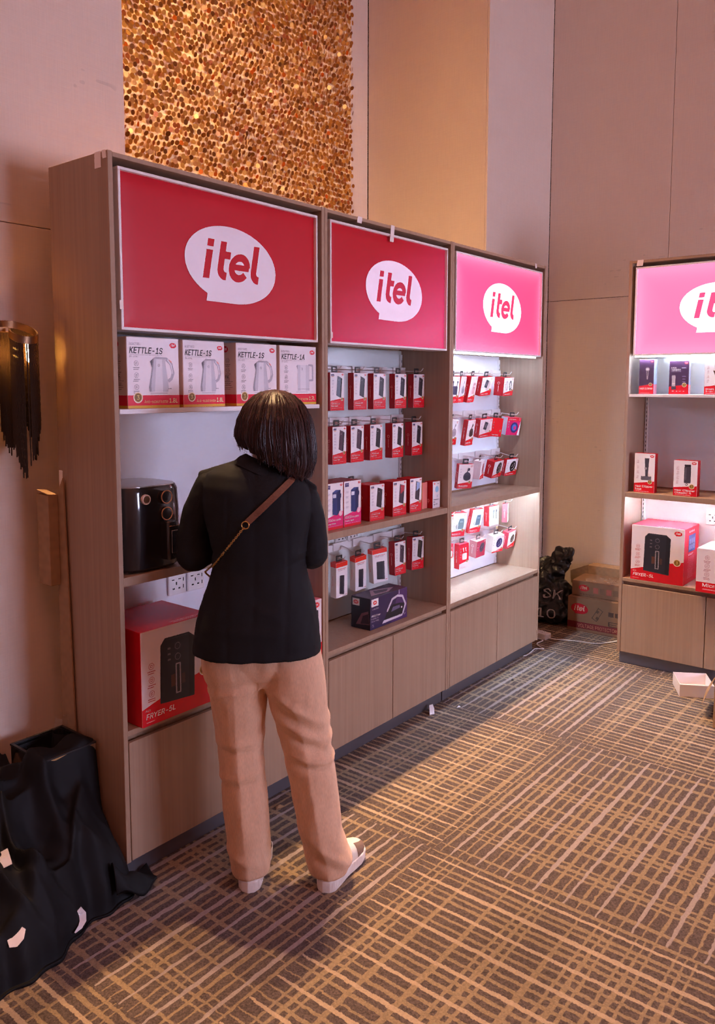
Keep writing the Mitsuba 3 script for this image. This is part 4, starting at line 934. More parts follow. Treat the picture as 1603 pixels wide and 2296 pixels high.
# small gadget boxes of the far cabinet: (x, z, yaw, pitch, roll, w, h, d), y = .165
PINKB, GREYB = (214, 150, 160), (150, 130, 146)
G = [
 ('f', (2.276, 1.734, 0, .10, 0, .096, .146, .050), buds_box(.096, .146, .050, 'stemcase', txt='Buds 9', casecol=(60, 50, 70)), 'earbuds_box', 'white and red earbuds box with black buds on the top hooks, first by the post'),
 ('f', (2.372, 1.735, .20, .15, 0, .090, .146, .040), buds_box(.09, .146, .04, 'round', front=S(206, 198, 214), txt='Buds', casecol=(150, 140, 156)), 'earbuds_box', 'pale earbuds box on the top hooks, half hidden behind its neighbours'),
 ('f', (2.496, 1.737, .15, .20, -.02, .099, .150, .034), buds_box(.099, .150, .034, 'open', front=S(232, 206, 214), txt='Buds 2', casecol=PINKB), 'earbuds_box', 'pinkish earbuds box with a wide red side on the top hooks, third from left'),
 ('f', (2.649, 1.736, -.07, .24, -.07, .108, .111, .035), watch_box(.108, .111, .035, kind='square'), 'smart_watch_box', 'red and white square watch box on the top hooks, second from right'),
 ('f', (2.879, 1.735, 0, .11, -.03, .120, .111, .066), watch_box(.12, .111, .066, kind='pair'), 'smart_watch_box', 'red and white box picturing two fitness bands, rightmost on the top hooks'),
 ('g', (2.271, 1.496, .04, .14, .01, .095, .139, .050), buds_box(.095, .139, .05, 'round', txt='Buds V', casecol=(176, 160, 170), side=WHITE), 'earbuds_box', 'white earbuds box on the second hooks, cut by the cabinet post'),
 ('g', (2.476, 1.489, .11, .16, -.01, .101, .148, .030), buds_box(.101, .148, .03, 'round', front=S(232, 214, 216), txt='Buds 3o', casecol=(70, 46, 48)), 'earbuds_box', 'red sided earbuds box with a dark round case on the second hooks'),
 ('g', (2.638, 1.491, -.21, .20, -.06, .105, .110, .045), watch_box(.105, .11, .045, kind='square', front=S(234, 214, 218)), 'smart_watch_box', 'red and white square watch box on the second hooks, middle of the row'),
 ('g', (2.772, 1.492, -.16, .12, .08, .101, .112, .050), watch_box(.101, .112, .05, front=S(210, 10, 26), red=S(206, 10, 24), kind='none'), 'smart_watch_box', 'all red box turned sideways on the second hooks, beside the purple watch box'),
 ('g', (2.980, 1.490, -.29, .14, .05, .120, .111, .054), watch_box(.12, .111, .054, front=WHITE, side=S(206, 204, 226), red=None, kind='colour', top=S(226, 60, 90)), 'smart_watch_box', 'magenta smart watch box with a blue dial, rightmost on the second hooks'),
 ('h', (2.433, 1.238, -.43, .12, .03, .101, .142, .028), buds_box(.101, .142, .028, 'round', front=S(236, 224, 224), txt='BudsGo', casecol=(60, 50, 68)), 'earbuds_box', 'white and red earbuds box with a dark round case on the third hooks, leftmost'),
 ('h', (2.593, 1.247, .31, .11, 0, .102, .107, .046), watch_box(.102, .107, .046, side=S(228, 218, 226), kind='round', strap=(170, 110, 120), top=WHITE), 'smart_watch_box', 'white sided watch box turned away on the third hooks, second from left'),
 ('h', (2.786, 1.236, .04, .24, -.04, .117, .104, .055), watch_box(.117, .104, .055, strap=(60, 44, 46)), 'smart_watch_box', 'red box with a round black watch on the third hooks, second from right'),
 ('h', (2.983, 1.231, -.19, .22, -.02, .111, .107, .030), watch_box(.111, .107, .03, strap=(40, 36, 40)), 'smart_watch_box', 'red box with a large black watch dial, rightmost on the third hooks'),
 ('i', (2.249, .957, .28, .06, .10, .080, .109, .040), buds_box(.08, .109, .04, 'stemcase', front=S(206, 232, 240), txt='', casecol=(60, 84, 110), side=WHITE), 'earbuds_box', 'pale box with a blue case just under the shelf light, first by the post'),
 ('i', (2.361, .968, -.30, .16, .04, .104, .138, .045), buds_box(.104, .138, .045, 'open', front=S(212, 234, 240), txt='BudsAir 2s', casecol=(56, 72, 96)), 'earbuds_box', 'earbuds box with an open blue case under the shelf light, left of two'),
 ('i', (2.573, .962, -.16, .21, .03, .102, .146, .026), buds_box(.102, .146, .026, 'open', front=S(206, 232, 236), txt='BudsAir 3s', casecol=(50, 66, 92)), 'earbuds_box', 'earbuds box with an open blue case under the shelf light, right of two'),
 ('i', (2.744, .960, -.04, 0, -.01, .112, .118, .038), buds_box(.112, .118, .038, 'wired', front=S(204, 234, 232), txt='', band=-.2, casecol=(50, 76, 92)), 'earphones_box', 'mint coloured wired earphones box with red side, under the shelf light'),
 ('i', (2.922, .955, .40, .01, .04, .080, .115, .034), buds_box(.08, .115, .034, 'none', front=WHITE, txt='', band=-.2, side=S(224, 60, 84)), 'earphones_box', 'slim pink sided box hanging alone at the right, under the shelf light'),
 ('j', (2.250, .803, .22, 0, .07, .085, .106, .045), buds_box(.085, .106, .045, 'white', front=S(214, 30, 50), red=WHITE, txt='', side=RED), 'earbuds_box', 'red box on the bottom hooks, cut by the cabinet post'),
 ('j', (2.404, .784, -.17, .03, -.03, .084, .146, .038), buds_box(.084, .146, .038, 'white', front=S(206, 16, 36), red=S(232, 226, 236), txt='BUDS 2', side=RED), 'earbuds_box', 'tall red box picturing white earbuds on the bottom hooks'),
 ('j', (2.588, .779, -.07, .14, -.07, .092, .103, .054), watch_box(.092, .103, .054, front=S(168, 40, 62), side=S(196, 110, 128), red=None, strap=(70, 60, 72), top=S(226, 120, 140)), 'smart_watch_box', 'dusky pink watch box with a round dial on the bottom hooks, in the middle'),
 ('j', (2.803, .778, -.26, .20, -.06, .097, .109, .056), watch_box(.097, .109, .056, side=S(232, 230, 242), strap=(44, 34, 76), top=WHITE, band=.1), 'smart_watch_box', 'white box with a navy watch on the bottom hooks, second from right'),
 ('j', (2.982, .776, -.04, .22, -.12, .084, .113, .045), watch_box(.084, .113, .045, side=S(222, 40, 60), strap=(76, 66, 56), top=S(226, 60, 80)), 'smart_watch_box', 'red box with an olive watch, rightmost on the bottom hooks'),
]
ROWN = dict(f='top', g='second', h='third', i='fourth', j='bottom')
for row, q, art, nm, lab in G:
    carton(nm, art, pose(q[0], .165, q[1] - .004, q[2], q[3], q[4]), lab, nm.replace('_', ' '), f'gadget boxes on the {ROWN[row]} hooks of the far cabinet', True)

# air fryer on the wooden shelf
af = thing('air_fryer', 'glossy black air fryer with two round dials, on the shelf left of the person', 'air fryer')
def rrect(w, d, r, n=6):
    p = sbox(-w / 2 + r, -d / 2 + r, w / 2 - r, d / 2 - r).buffer(r, n)
    c = np.array(p.exterior.coords)[:-1]; return c
def stack(prof, cx, cy, n=6):
    rings = []
    for w, d, r, z in prof:
        c = rrect(w, d, r, n); rings.append(np.stack([c[:, 0] + cx, c[:, 1] + cy, np.full(len(c), z)], 1))
    return loft(rings)
AX, AY = .157, .137
part(af, 'body', stack([(.240, .242, .07, 1.056), (.256, .258, .075, 1.064), (.267, .268, .08, 1.13), (.268, .270, .082, 1.26), (.262, .262, .08, 1.322), (.250, .250, .078, 1.338)], AX, AY), 'm_blackgloss', 35)
part(af, 'top_plate', stack([(.244, .244, .076, 1.338), (.244, .244, .076, 1.3415), (.234, .234, .072, 1.3425)], AX, AY), 'm_steel', 30)
part(af, 'foot_ring', stack([(.19, .21, .06, 1.0505), (.20, .22, .065, 1.0575)], AX, AY), 'm_blackplastic', 35)
for z in (1.300, 1.243):
    dl = part(af, 'dial', cat([cyl((.193, .016, z), (.193, -.006, z), .0215, 22)]), 'm_blackgloss', 40)
    part(dl, 'ring', trimesh.creation.torus(.0215, .0024, 24, 8).apply_transform(trimesh.transformations.rotation_matrix(math.pi / 2, [1, 0, 0])).apply_translation([.193, -.005, z]), 'm_copper', True)
hd = part(af, 'handle', stack([(.048, .05, .012, 1.09), (.052, .058, .014, 1.11), (.052, .058, .014, 1.205), (.046, .05, .012, 1.218)], .196, -.012), 'm_blackgloss', 35)
part(hd, 'trim', tube([(.219, -.0395, 1.10), (.219, -.0395, 1.205), (.174, -.0395, 1.205)], .0016, 6), 'm_copper', 40)
part(hd, 'window_plate', rbox(.182, .211, -.0425, -.0405, 1.112, 1.190, .004), 'm_mirror')
part(af, 'drawer_seam', stack([(.2685, .2705, .082, 1.222), (.2685, .2705, .082, 1.2225)], AX, AY), 'm_dark')
bd = part(af, 'badge', cyl((.112, .010, 1.299), (.112, -.0035, 1.299), .017, 22), 'm_tape', 40)
part(bd, 'gold_centre', cyl((.112, -.003, 1.299), (.112, -.0042, 1.299), .0125, 20), 'm_copper', 40)

# ---------------------------------------------------------------- the person (X right, Y forward, Z up, seen from behind)
PO = np.array([.319, -.364, 0.0]); PROT = math.atan2(-.7817, .6237)
MP = T().translate(PO.tolist()) @ RZ(PROT)
person = thing('person', 'woman seen from behind in a black blazer and beige trousers, standing before the nearest cabinet', 'person')
PP = lambda name, mesh, b, **kw: part(person, name, mesh, b, to_world=MP, **kw)

def finger(base, d, bend_dir, L, r, bends=(.25, .5, .45)):
    pts = [np.array(base, float)]; d = np.array(d, float); d /= np.linalg.norm(d); b = np.array(bend_dir, float)
    for seg, a in zip((.45, .30, .25), bends):
        d = d * math.cos(a) + b * math.sin(a); d /= np.linalg.norm(d); b = b - d * (b @ d); b /= np.linalg.norm(b)
        pts.append(pts[-1] + d * L * seg)
    return bones([(p, r * (1 - .10 * i)) for i, p in enumerate(pts)])

def hand(wrist, d, palm_n, thumb_side):
    """palm, four fingers of different lengths and a thumb rooted on the side of the palm"""
    w = np.array(wrist, float); d = np.array(d, float) / np.linalg.norm(d); n = np.array(palm_n, float); n -= d * (n @ d); n /= np.linalg.norm(n)
    sd = np.cross(d, n) * thumb_side
    out = [m3.Manifold.batch_hull([ball(w, .021), ball(w + d * .078 + sd * .028, .0125), ball(w + d * .082, .0125), ball(w + d * .074 - sd * .030, .0115), ball(w + d * .03 + sd * .022, .015)])]
    for k, (off, L) in enumerate(((.028, .070), (.009, .078), (-.011, .073), (-.030, .058))):
        out += finger(w + d * .076 + sd * off, d + sd * off * 2, n, L, .0086)
    out += finger(w + d * .028 + sd * .024, d * .6 + sd * .8 + n * .25, d * .5 + n * .5, .062, .0098, (.1, .3, .3))
    return union(out)

LW, RW = (-.115, .270, 1.145), (.075, .255, 1.135)
LE, RE = (-.252, .035, 1.122), (.140, .035, 1.128)
LSH, RSH = (-.185, .024, 1.335), (.108, .024, 1.295)
torso = []
for a, b in (((( -.035, .005, 1.05), .085), ((-.035, .02, 1.30), .095)), (((-.10, .02, 1.30), .06), ((.04, .02, 1.275), .06)), (((-.035, .02, 1.30), .09), ((-.02, .03, 1.385), .050)), (((-.115, .0, .86), .085), ((.06, .0, .86), .085)), (((-.115, .0, .86), .085), ((-.035, .005, 1.05), .085)), (((.06, .0, .86), .085), ((-.035, .005, 1.05), .085))):
    torso += bones([a, b])
torso += bones([((-.02, .03, 1.38), .05), ((-.002, .045, 1.47), .047), ((.010, .05, 1.52), .05)])
torso += bones([((-.115, 0, .84), .075), ((-.098, .0, .45), .048), ((-.075, .0, .09), .034), ((-.072, .02, .065), .034)])
torso += bones([((.065, 0, .84), .075), ((.125, .0, .45), .048), ((.188, -.01, .09), .034), ((.20, .015, .065), .034)])
torso += bones([(LSH, .036), ((-.242, .03, 1.23), .034), (LE, .034), ((-.19, .14, 1.135), .030), (LW, .024)]) + bones([(RSH, .034), ((.138, .03, 1.23), .032), (RE, .034), ((.11, .13, 1.132), .030), (RW, .024)])
fd = np.array([.10, .99, -.10]); fd /= np.linalg.norm(fd)
head = union([ball((.012, .050, 1.555), .088).scale([1, 1, 1]), m3.Manifold.batch_hull([ball((.012, .055, 1.57), .076), ball((.016, .105, 1.515), .042), ball((.016, .095, 1.482), .032)]),
              m3.Manifold.batch_hull([ball((.014, .140, 1.555), .007), ball((.016, .156, 1.525), .009), ball((.016, .140, 1.520), .010)]),
              m3.Manifold.batch_hull([ball((.000, .137, 1.497), .006), ball((.032, .137, 1.497), .006), ball((.016, .143, 1.497), .007)])])
for sx in (-1, 1): head = union([head, m3.Manifold.batch_hull([ball((.012 + sx * .083, .045, 1.56), .010), ball((.012 + sx * .083, .050, 1.53), .008), ball((.012 + sx * .088, .035, 1.555), .008)])])
hl = hand(LW, (.45, .75, .25), (.6, -.15, -.75), 1); hr = hand(RW, (-.40, .78, .30), (-.6, -.2, -.75), -1)
body = smoothed(union(torso + [head]), .014, 8)
hands = smoothed(union([hl, hr] + bones([((-.19, .14, 1.135), .028), (LW, .0235)]) + bones([((.11, .13, 1.132), .028), (RW, .0235)])), .0035, 6)
body = tri(union([man(body), man(hands)]))
PP('body', body, 'm_skin', smooth=True)
for sx in (-1, 1):
    e = PP('eye', tri(ball((.014 + sx * .031, .128, 1.553), .0105)), 'm_white_metal', smooth=True)
    part(e, 'iris', tri(ball((.014 + sx * .031, .1355, 1.552), .0050)), 'm_dark', smooth=True, to_world=MP)
PP('lips', tri(m3.Manifold.batch_hull([ball((.002, .1405, 1.4965), .0035), ball((.030, .1405, 1.4965), .0035), ball((.016, .1475, 1.497), .0045)])), 'm_leather', smooth=True)

# trousers: two creased legs and a seat
def ring_(xl, xr, z, yc, ry, n=40, p=2.4, crease=.0, tilt=0.0, ridge=0.0):
    th = np.arange(n) * 2 * np.pi / n
    c, s = np.cos(th), np.sin(th)
    x = np.sign(c) * np.abs(c) ** (2 / p); y = np.sign(s) * np.abs(s) ** (2 / p)
    k = 1 + 1.5 * crease * np.exp(-np.abs(th - 1.5 * np.pi) / .30) + crease * np.exp(-((th - .5 * np.pi) / .16) ** 2)
    return np.stack([(xl + xr) / 2 + x * (xr - xl) / 2, yc + y * k * ry, z + tilt * x * (xr - xl) / 2 + 0 * th], 1)
def leg(rows, hem):
    R = [ring_(xl, xr, z, yc, ry, crease=cr) for z, xl, xr, yc, ry, cr in rows]
    return loft(R)
legL = leg([(.044, -.134, -.008, .004, .066, .10), (.080, -.140, -.004, .004, .070, .10), (.131, -.147, -.004, .004, .074, .10), (.29, -.164, -.013, .004, .078, .11), (.434, -.172, -.024, .008, .078, .12), (.565, -.186, -.020, .006, .086, .10), (.659, -.197, -.010, .0, .096, .07), (.76, -.222, .0, -.004, .112, .03), (.86, -.228, .015, 0, .118, 0), (.93, -.205, .01, 0, .11, 0)], 0)
legR = leg([(.044, .126, .258, .004, .068, .10), (.080, .116, .272, .006, .074, .10), (.141, .106, .256, .004, .076, .10), (.195, .092, .238, -.002, .080, .11), (.291, .072, .228, .002, .078, .11), (.423, .049, .213, .006, .078, .12), (.513, .031, .203, .006, .082, .10), (.607, .006, .190, .002, .092, .08), (.70, -.022, .183, -.002, .108, .04), (.78, -.030, .172, -.004, .116, .02), (.86, -.032, .158, 0, .118, 0), (.93, -.02, .135, 0, .11, 0)], 0)
seat = loft([ring_(-.205, .155, .70, -.0, .080), ring_(-.222, .170, .78, -.004, .116), ring_(-.224, .160, .86, 0, .122), ring_(-.20, .135, .95, 0, .115)])
seat = man(seat) - m3.Manifold.batch_hull([ball((-.012, -.3, .690), .022), ball((-.012, .3, .690), .022), ball((-.005, -.3, .55), .03), ball((-.005, .3, .55), .03)])
tr_ = union([man(legL), man(legR), seat])
tm = tri(tr_.refine_to_length(.011)); tm.merge_vertices(); trimesh.smoothing.filter_taubin(tm, lamb=.5, nu=.53, iterations=3)
v = np.array(tm.vertices)
def fold(v, x, y, z, lx, lz, slope, amp):      # a soft crease of cloth running across the back of the leg
    d = (v[:, 2] - z) - slope * (v[:, 0] - x)
    return amp * np.exp(-(d / lz) ** 2) * np.exp(-((v[:, 0] - x) / lx) ** 2)
nrm = tm.vertex_normals
f = (meshkit.fbm(v * [16, 16, 7], 3, 5) - .5) * .010 + (meshkit.fbm(v * [38, 38, 16], 2, 8) - .5) * .004
for q in ((-.10, 0, .515, .08, .010, .10, .006), (-.10, 0, .49, .09, .012, -.06, -.007), (-.11, 0, .40, .08, .012, .12, .006), (-.11, 0, .375, .09, .012, .12, -.006), (-.10, 0, .12, .07, .016, -.35, .007),
          (.14, 0, .55, .10, .014, -.50, .010), (.13, 0, .515, .10, .016, -.50, -.011), (.15, 0, .46, .09, .012, -.25, .007), (.15, 0, .437, .09, .012, -.2, -.008), (.10, 0, .64, .10, .016, -.7, .009), (.09, 0, .60, .10, .02, -.7, -.009),
          (.21, 0, .13, .07, .018, -.8, .008), (.19, 0, .10, .07, .018, -.6, -.008), (-.10, 0, .715, .12, .014, .12, -.009), (-.1, 0, .70, .12, .012, .15, .006)):
    f = f + fold(v, *q)
v = v + nrm * f[:, None]; v[:, 2] = np.maximum(v[:, 2], .038)
PP('trousers', trimesh.Trimesh(v, tm.faces, process=False), 'm_trouser', smooth=50)

# blazer
rows = [(.815, -.249, .170, -.006, .146), (.86, -.243, .166, -.006, .143), (.905, -.235, .160, -.005, .138), (.973, -.219, .150, 0, .128), (1.03, -.200, .133, .004, .115), (1.086, -.181, .117, .008, .104), (1.15, -.188, .124, .012, .105), (1.22, -.203, .136, .014, .110), (1.29, -.214, .143, .016, .112), (1.345, -.218, .143, .020, .106), (1.382, -.200, .128, .024, .094), (1.408, -.150, .098, .028, .078), (1.420, -.098, .068, .032, .060), (1.440, -.066, .050, .036, .052)]
jr = []
for z, xl, xr, yc, ry in rows:
    ti = -.12 * np.clip((z - 1.2) / .18, 0, 1)
    jr.append(ring_(xl, xr, z + (.0 if z < 1.3 else -.004), yc, ry, n=48, p=2.5, tilt=ti))
jk = man(loft(jr))
sl = bones([((-.196, .024, 1.350), .050), ((-.232, .028, 1.27), .0505), ((-.252, .032, 1.19), .0525), (LE, .0555), ((-.19, .14, 1.135), .048), ((-.135, .235, 1.143), .041)]) + bones([((.118, .024, 1.308), .047), ((.136, .028, 1.24), .048), (RE, .0535), ((.11, .13, 1.132), .046), ((.085, .222, 1.135), .040)])
sl += bones([((-.075, .030, 1.412), .030), ((-.215, .024, 1.384), .018)]) + bones([((.050, .030, 1.395), .030), ((.140, .024, 1.342), .017)])
jk = union([jk] + sl)
jm = tri(jk.refine_to_length(.012)); jm.merge_vertices(); trimesh.smoothing.filter_taubin(jm, lamb=.5, nu=.53, iterations=4)
v = np.array(jm.vertices); nrm = jm.vertex_normals
f = (meshkit.fbm(v * [9, 9, 11], 3, 3) - .5) * .012 + (meshkit.fbm(v * [26, 26, 14], 2, 6) - .5) * .004
for q in ((.115, 0, 1.15, .05, .008, .35, .005), (.115, 0, 1.12, .05, .008, .35, -.005), (.115, 0, 1.09, .05, .008, .3, .005), (-.19, 0, 1.14, .05, .010, -.3, -.005), (-.03, 0, .905, .12, .015, -.05, .005), (.02, 0, .96, .07, .012, -.5, .004)): f = f + fold(v, *q)
back = v[:, 1] < .01
seam = lambda x0: -.0026 * np.exp(-((v[:, 0] - x0) / .0045) ** 2) * back * (v[:, 2] < 1.40)
f = f + seam(-.035 + .0 * v[:, 2]) + seam(-.125 + .03 * np.abs(v[:, 2] - 1.1)) + seam(.070 - .03 * np.abs(v[:, 2] - 1.1))
v = v + nrm * f[:, None]
jack = trimesh.Trimesh(v, jm.faces, process=False)
jc = PP('blazer', jack, 'm_jacket', smooth=True)
from scipy.spatial import cKDTree
_bk = jack.vertices[jack.vertex_normals[:, 1] < -.05]; _kd = cKDTree(_bk[:, [0, 2]])
def on_back(x, z, off=.004):
    d, i = _kd.query([[x, z]], k=4); return np.array([x, float(_bk[i[0], 1].min()) - off, z])
# turned-down collar across the back of the neck
col = []
for a in np.linspace(math.radians(205), math.radians(335), 15):
    c, s_ = math.cos(a), math.sin(a)
    cx, cy = -.012, .034
    pts = [(cx + .060 * c, cy + .054 * s_, 1.432 - .025 * c), (cx + .066 * c, cy + .061 * s_, 1.436 - .025 * c), (cx + .088 * c, cy + .078 * s_, 1.414 - .04 * c), (cx + .110 * c, cy + .094 * s_, 1.392 - .045 * c), (cx + .106 * c, cy + .088 * s_, 1.392 - .045 * c), (cx + .080 * c, cy + .070 * s_, 1.408 - .04 * c)]
    col.append(np.array(pts))
part(jc, 'collar', loft(col), 'm_jacket', smooth=40, to_world=MP)
for i, (x, y, z) in enumerate(((-.150, .205, 1.098), (-.165, .180, 1.092), (.108, .200, 1.090), (.118, .175, 1.085))): part(jc, 'button', tri(ball((x, y, z), .006)), 'm_blackgloss', smooth=True, to_world=MP)

# hair: a chin-length bob tilted to the right, streaked
nt, nth = 34, 150
th = np.arange(nth) * 2 * np.pi / nth
prof = np.array([(1.664, .004), (1.660, .034), (1.647, .060), (1.619, .092), (1.569, .118), (1.519, .128), (1.490, .129), (1.455, .126), (1.41, .121), (1.37, .112)])
def hair_surface(scale, dz=0.0, rough=0.0):
    V = []
    zb = np.zeros(nth)
    for j, a in enumerate(th):
        c, s_ = math.cos(a), math.sin(a)
        zb[j] = np.interp(c, [-1, -.72, -.45, 0, .45, .8, 1], [1.485, 1.478, 1.452, 1.424, 1.395, 1.374, 1.382])
        if s_ > .35: zb[j] = zb[j] * (1 - min(1, (s_ - .35) / .25)) + 1.585 * min(1, (s_ - .35) / .25)
        zb[j] += .006 * math.sin(a * 23) * (s_ < .3)
    for i in range(nt):
        t = i / (nt - 1)
        z = 1.664 - (1.664 - zb) * (t ** 1.15 if t > 0 else 0)
        hw = np.interp(-z, -prof[:, 0], prof[:, 1]) * scale
        cx = .018 + .010 * np.clip((1.52 - z) / .12, 0, 1)
        depth = np.where(np.sin(th) < 0, 1.02, .98)
        streak = 1 + rough * (np.sin(th * 31 + 3 * np.sin(z * 22)) * .5 + np.sin(th * 67 + z * 30) * .35 + np.sin(th * 13 - z * 17) * .6)
        bev = 1 - .10 * np.clip((t - .86) / .14, 0, 1) * (np.sin(th) < .4)
        V.append(np.stack([cx + hw * np.cos(th) * streak * bev, .048 + hw * depth * np.sin(th) * streak * bev, z + dz], 1))
    return V
outer = hair_surface(1.0, 0, .010); inner = [r.copy() for r in hair_surface(.90, -.004, .0)][::-1]
PP('hair', loft(outer + inner), 'm_hair', smooth=40)
lk = []
for i in range(260):
    a = RNG.uniform(math.pi * .9, math.pi * 2.1); j = int(a / (2 * math.pi) * nth) % nth; off = RNG.uniform(.0005, .0045)
    k0 = RNG.integers(2, 14); pts = [outer[t][j] for t in range(k0, nt, 3)]
    pts = [p + np.array([math.cos(a), math.sin(a), 0]) * off + [.002 * math.sin(i + t), 0, 0] for t, p in enumerate(pts)]
    pts.append(pts[-1] + np.array([0, 0, -RNG.uniform(.002, .016)]))
    lk.append(tube(pts, np.linspace(.0010, .0005, len(pts)), 4))
PP('hair_strands', cat(lk), 'm_hair', smooth=60, kind='stuff')

# shoes
def shoe(hx, hy, ang):
    M = MP @ T().translate([hx, hy, 0]) @ RZ(ang)
    k = numbered(f'{person}__shoe'); labels[k] = {'label': 'white platform sneaker with ribbed sole and brown patch'}
    n = 220; s_ = np.linspace(0, 1, n, endpoint=False)
    def half(t): # half width along length 0..1
        return np.interp(t, [0, .03, .10, .25, .45, .62, .75, .88, .96, 1], [.0, .022, .036, .037, .036, .042, .046, .040, .022, 0])
    tt = .5 - .5 * np.cos(2 * np.pi * s_); w_ = half(tt) * np.where(s_ < .5, 1, -1)
    rib = np.where(tt < .62, 1, 0) * .0011 * np.sign(np.sin(np.arange(n) * 2 * np.pi / 4 + .3))
    L = .272
    def ringz(z, k, ribk=1, toe=0.0): 
        ww = w_ * k + np.sign(w_) * rib * ribk
        return np.stack([ww, tt * L * (1 + 0 * tt) - .036 + (k - 1) * (tt - .5) * .05 , z + toe * np.clip(tt - .7, 0, 1) ** 2 + 0 * tt], 1)
    sole = loft([ringz(.0005, .93, 0, .12), ringz(.005, 1.0, 1, .10), ringz(.034, 1.03, 1, .06), ringz(.038, 1.02, 0, .05), ringz(.040, .96, 0, .05)])
    scene[k] = mikit.ply(sole, 'm_solewhite', 30); scene[k]['to_world'] = M
    up_ = []
    for t, hh, kk in ((.02, .085, .5), (.10, .100, .86), (.25, .098, .90), (.38, .090, .90), (.52, .076, .90), (.66, .060, .92), (.80, .046, .93), (.90, .036, .90), (.985, .016, .5)):
        hw = half(t) * kk + .002; a = np.linspace(0, np.pi, 15)
        arc_ = np.stack([hw * np.sign(np.cos(a)) * np.abs(np.cos(a)) ** .7, np.full(15, t * L - .036), .030 + hh * np.sin(a) ** .8], 1)
        up_.append(arc_)
    full = loft(up_)
    part2 = lambda name, m, b, sm=40: part(k, name, m, b, smooth=sm, to_world=M)
    part2('upper', full, 'm_shoewhite')
    patch = [r * np.array([1.025, 1, 1.02]) + np.array([0, 0, -.0005]) for r in up_[5:9]]
    part2('toe_panel', loft([r[[0, 1, 2, 3, 4, 5]] for r in patch], cap=False), 'm_shoebrown'); part2('toe_panel', loft([r[[9, 10, 11, 12, 13, 14]] for r in patch], cap=False), 'm_shoebrown')
    return k
principled('m_solewhite', [.78, .70, .64], .55); principled('m_shoewhite', [.80, .72, .62], .5); principled('m_shoebrown', [.20, .12, .085], .6)
shoe(-.0704, -.030, math.radians(-4)); shoe(.1900, -.030, math.radians(-27))

# shoulder strap of a bag: leather strap, ring, chain; the pouch hangs in front
bag = thing('crossbody_bag', 'bag strap of brown leather and gold chain crossing the black blazer', 'bag')
sp = [np.array([.086, .10, 1.362]), np.array([.088, .06, 1.392]), np.array([.084, .02, 1.398])]
for t in np.linspace(0, 1, 14): sp.append(on_back(.079 - .135 * t, 1.378 - .128 * t, .003))
sp = np.array(sp); tang = np.gradient(sp, axis=0); tang /= np.linalg.norm(tang, axis=1, keepdims=True)
rr_ = []
for p, t in zip(sp, tang):
    nx = np.array([0, -1.0, .25]); sd = np.cross(t, nx); sd /= np.linalg.norm(sd); nn = np.cross(sd, t)
    rr_.append(np.array([p - sd * .0105 - nn * .0015, p + sd * .0105 - nn * .0015, p + sd * .0105 + nn * .0018, p - sd * .0105 + nn * .0018]))
part(bag, 'strap', loft(rr_), 'm_leather', 30, to_world=MP)
rc = on_back(-.061, 1.243, .008)
part(bag, 'ring', trimesh.creation.torus(.0115, .0018, 24, 8).apply_transform(trimesh.transformations.rotation_matrix(math.pi / 2, [1, 0, 0])).apply_translation(rc), 'm_brass', True, to_world=MP)
cp = [on_back(-.068 - .115 * t, 1.232 - .142 * t, .004) for t in np.linspace(0, 1, 40)]
cp += [np.array([-.205, -.02, 1.075]), np.array([-.208, .03, 1.055]), np.array([-.200, .08, 1.03]), np.array([-.185, .125, .99])]
cp = np.array(cp); dd = np.r_[0, np.cumsum(np.linalg.norm(np.diff(cp, axis=0), axis=1))]
lkm = trimesh.creation.torus(.0034, .0010, 10, 5); lkm.apply_scale([1.35, .9, 1]); links = []
for i, s_ in enumerate(np.arange(0, dd[-1], .0062)):
    p = np.array([np.interp(s_, dd, cp[:, q]) for q in range(3)]); p2 = np.array([np.interp(s_ + .003, dd, cp[:, q]) for q in range(3)])
    t = p2 - p; t /= np.linalg.norm(t) + 1e-9; u = np.cross(t, [0, -1, 0]); u /= np.linalg.norm(u) + 1e-9; w = np.cross(t, u)
    if i % 2: u, w = w, -u
    m = lkm.copy(); A = np.eye(4); A[:3, :3] = np.stack([t, u, w], 1); A[:3, 3] = p; m.apply_transform(A); links.append(m)
part(bag, 'chain', cat(links), 'm_brass', True, to_world=MP, kind='stuff')
part(bag, 'pouch', stack([(.16, .05, .02, .84), (.18, .06, .022, .87), (.18, .06, .022, .97), (.16, .045, .02, .985)], -.13, .195), 'm_leather', 35, to_world=MP)

# ---------------------------------------------------------------- things on the floor, left: bin, bottle, draped cloth, leaning carton
bn = thing('waste_bin', 'metal waste bin with a black liner, between the wall and the nearest cabinet', 'waste bin')
BM = T().translate([-.112, .240, 0])
bw, bd_, bh = .190, .205, .470
sh_ = sbox(-bw / 2, -bd_ / 2, bw / 2, bd_ / 2).difference(sbox(-bw / 2 + .004, -bd_ / 2 + .004, bw / 2 - .004, bd_ / 2 - .004))
part(bn, 'shell', trimesh.creation.extrude_polygon(sh_, bh - .003, engine='earcut').apply_translation([0, 0, .002]), 'm_mirror', to_world=BM)
rim_ = sbox(-bw / 2 - .002, -bd_ / 2 - .002, bw / 2 + .002, bd_ / 2 + .002).difference(sbox(-bw / 2 + .007, -bd_ / 2 + .007, bw / 2 - .007, bd_ / 2 - .007))
part(bn, 'rim', trimesh.creation.extrude_polygon(rim_, .006, engine='earcut').apply_translation([0, 0, bh - .003]), 'm_blackplastic', to_world=BM)
lin = loft([np.stack([c[:, 0], c[:, 1], np.full(len(c), z)], 1) for c, z in ((rrect(bw - .010, bd_ - .010, .01), bh - .012), (rrect(bw - .022, bd_ - .022, .015), bh - .06), (rrect(bw - .05, bd_ - .05, .02), .20))], cap=False)
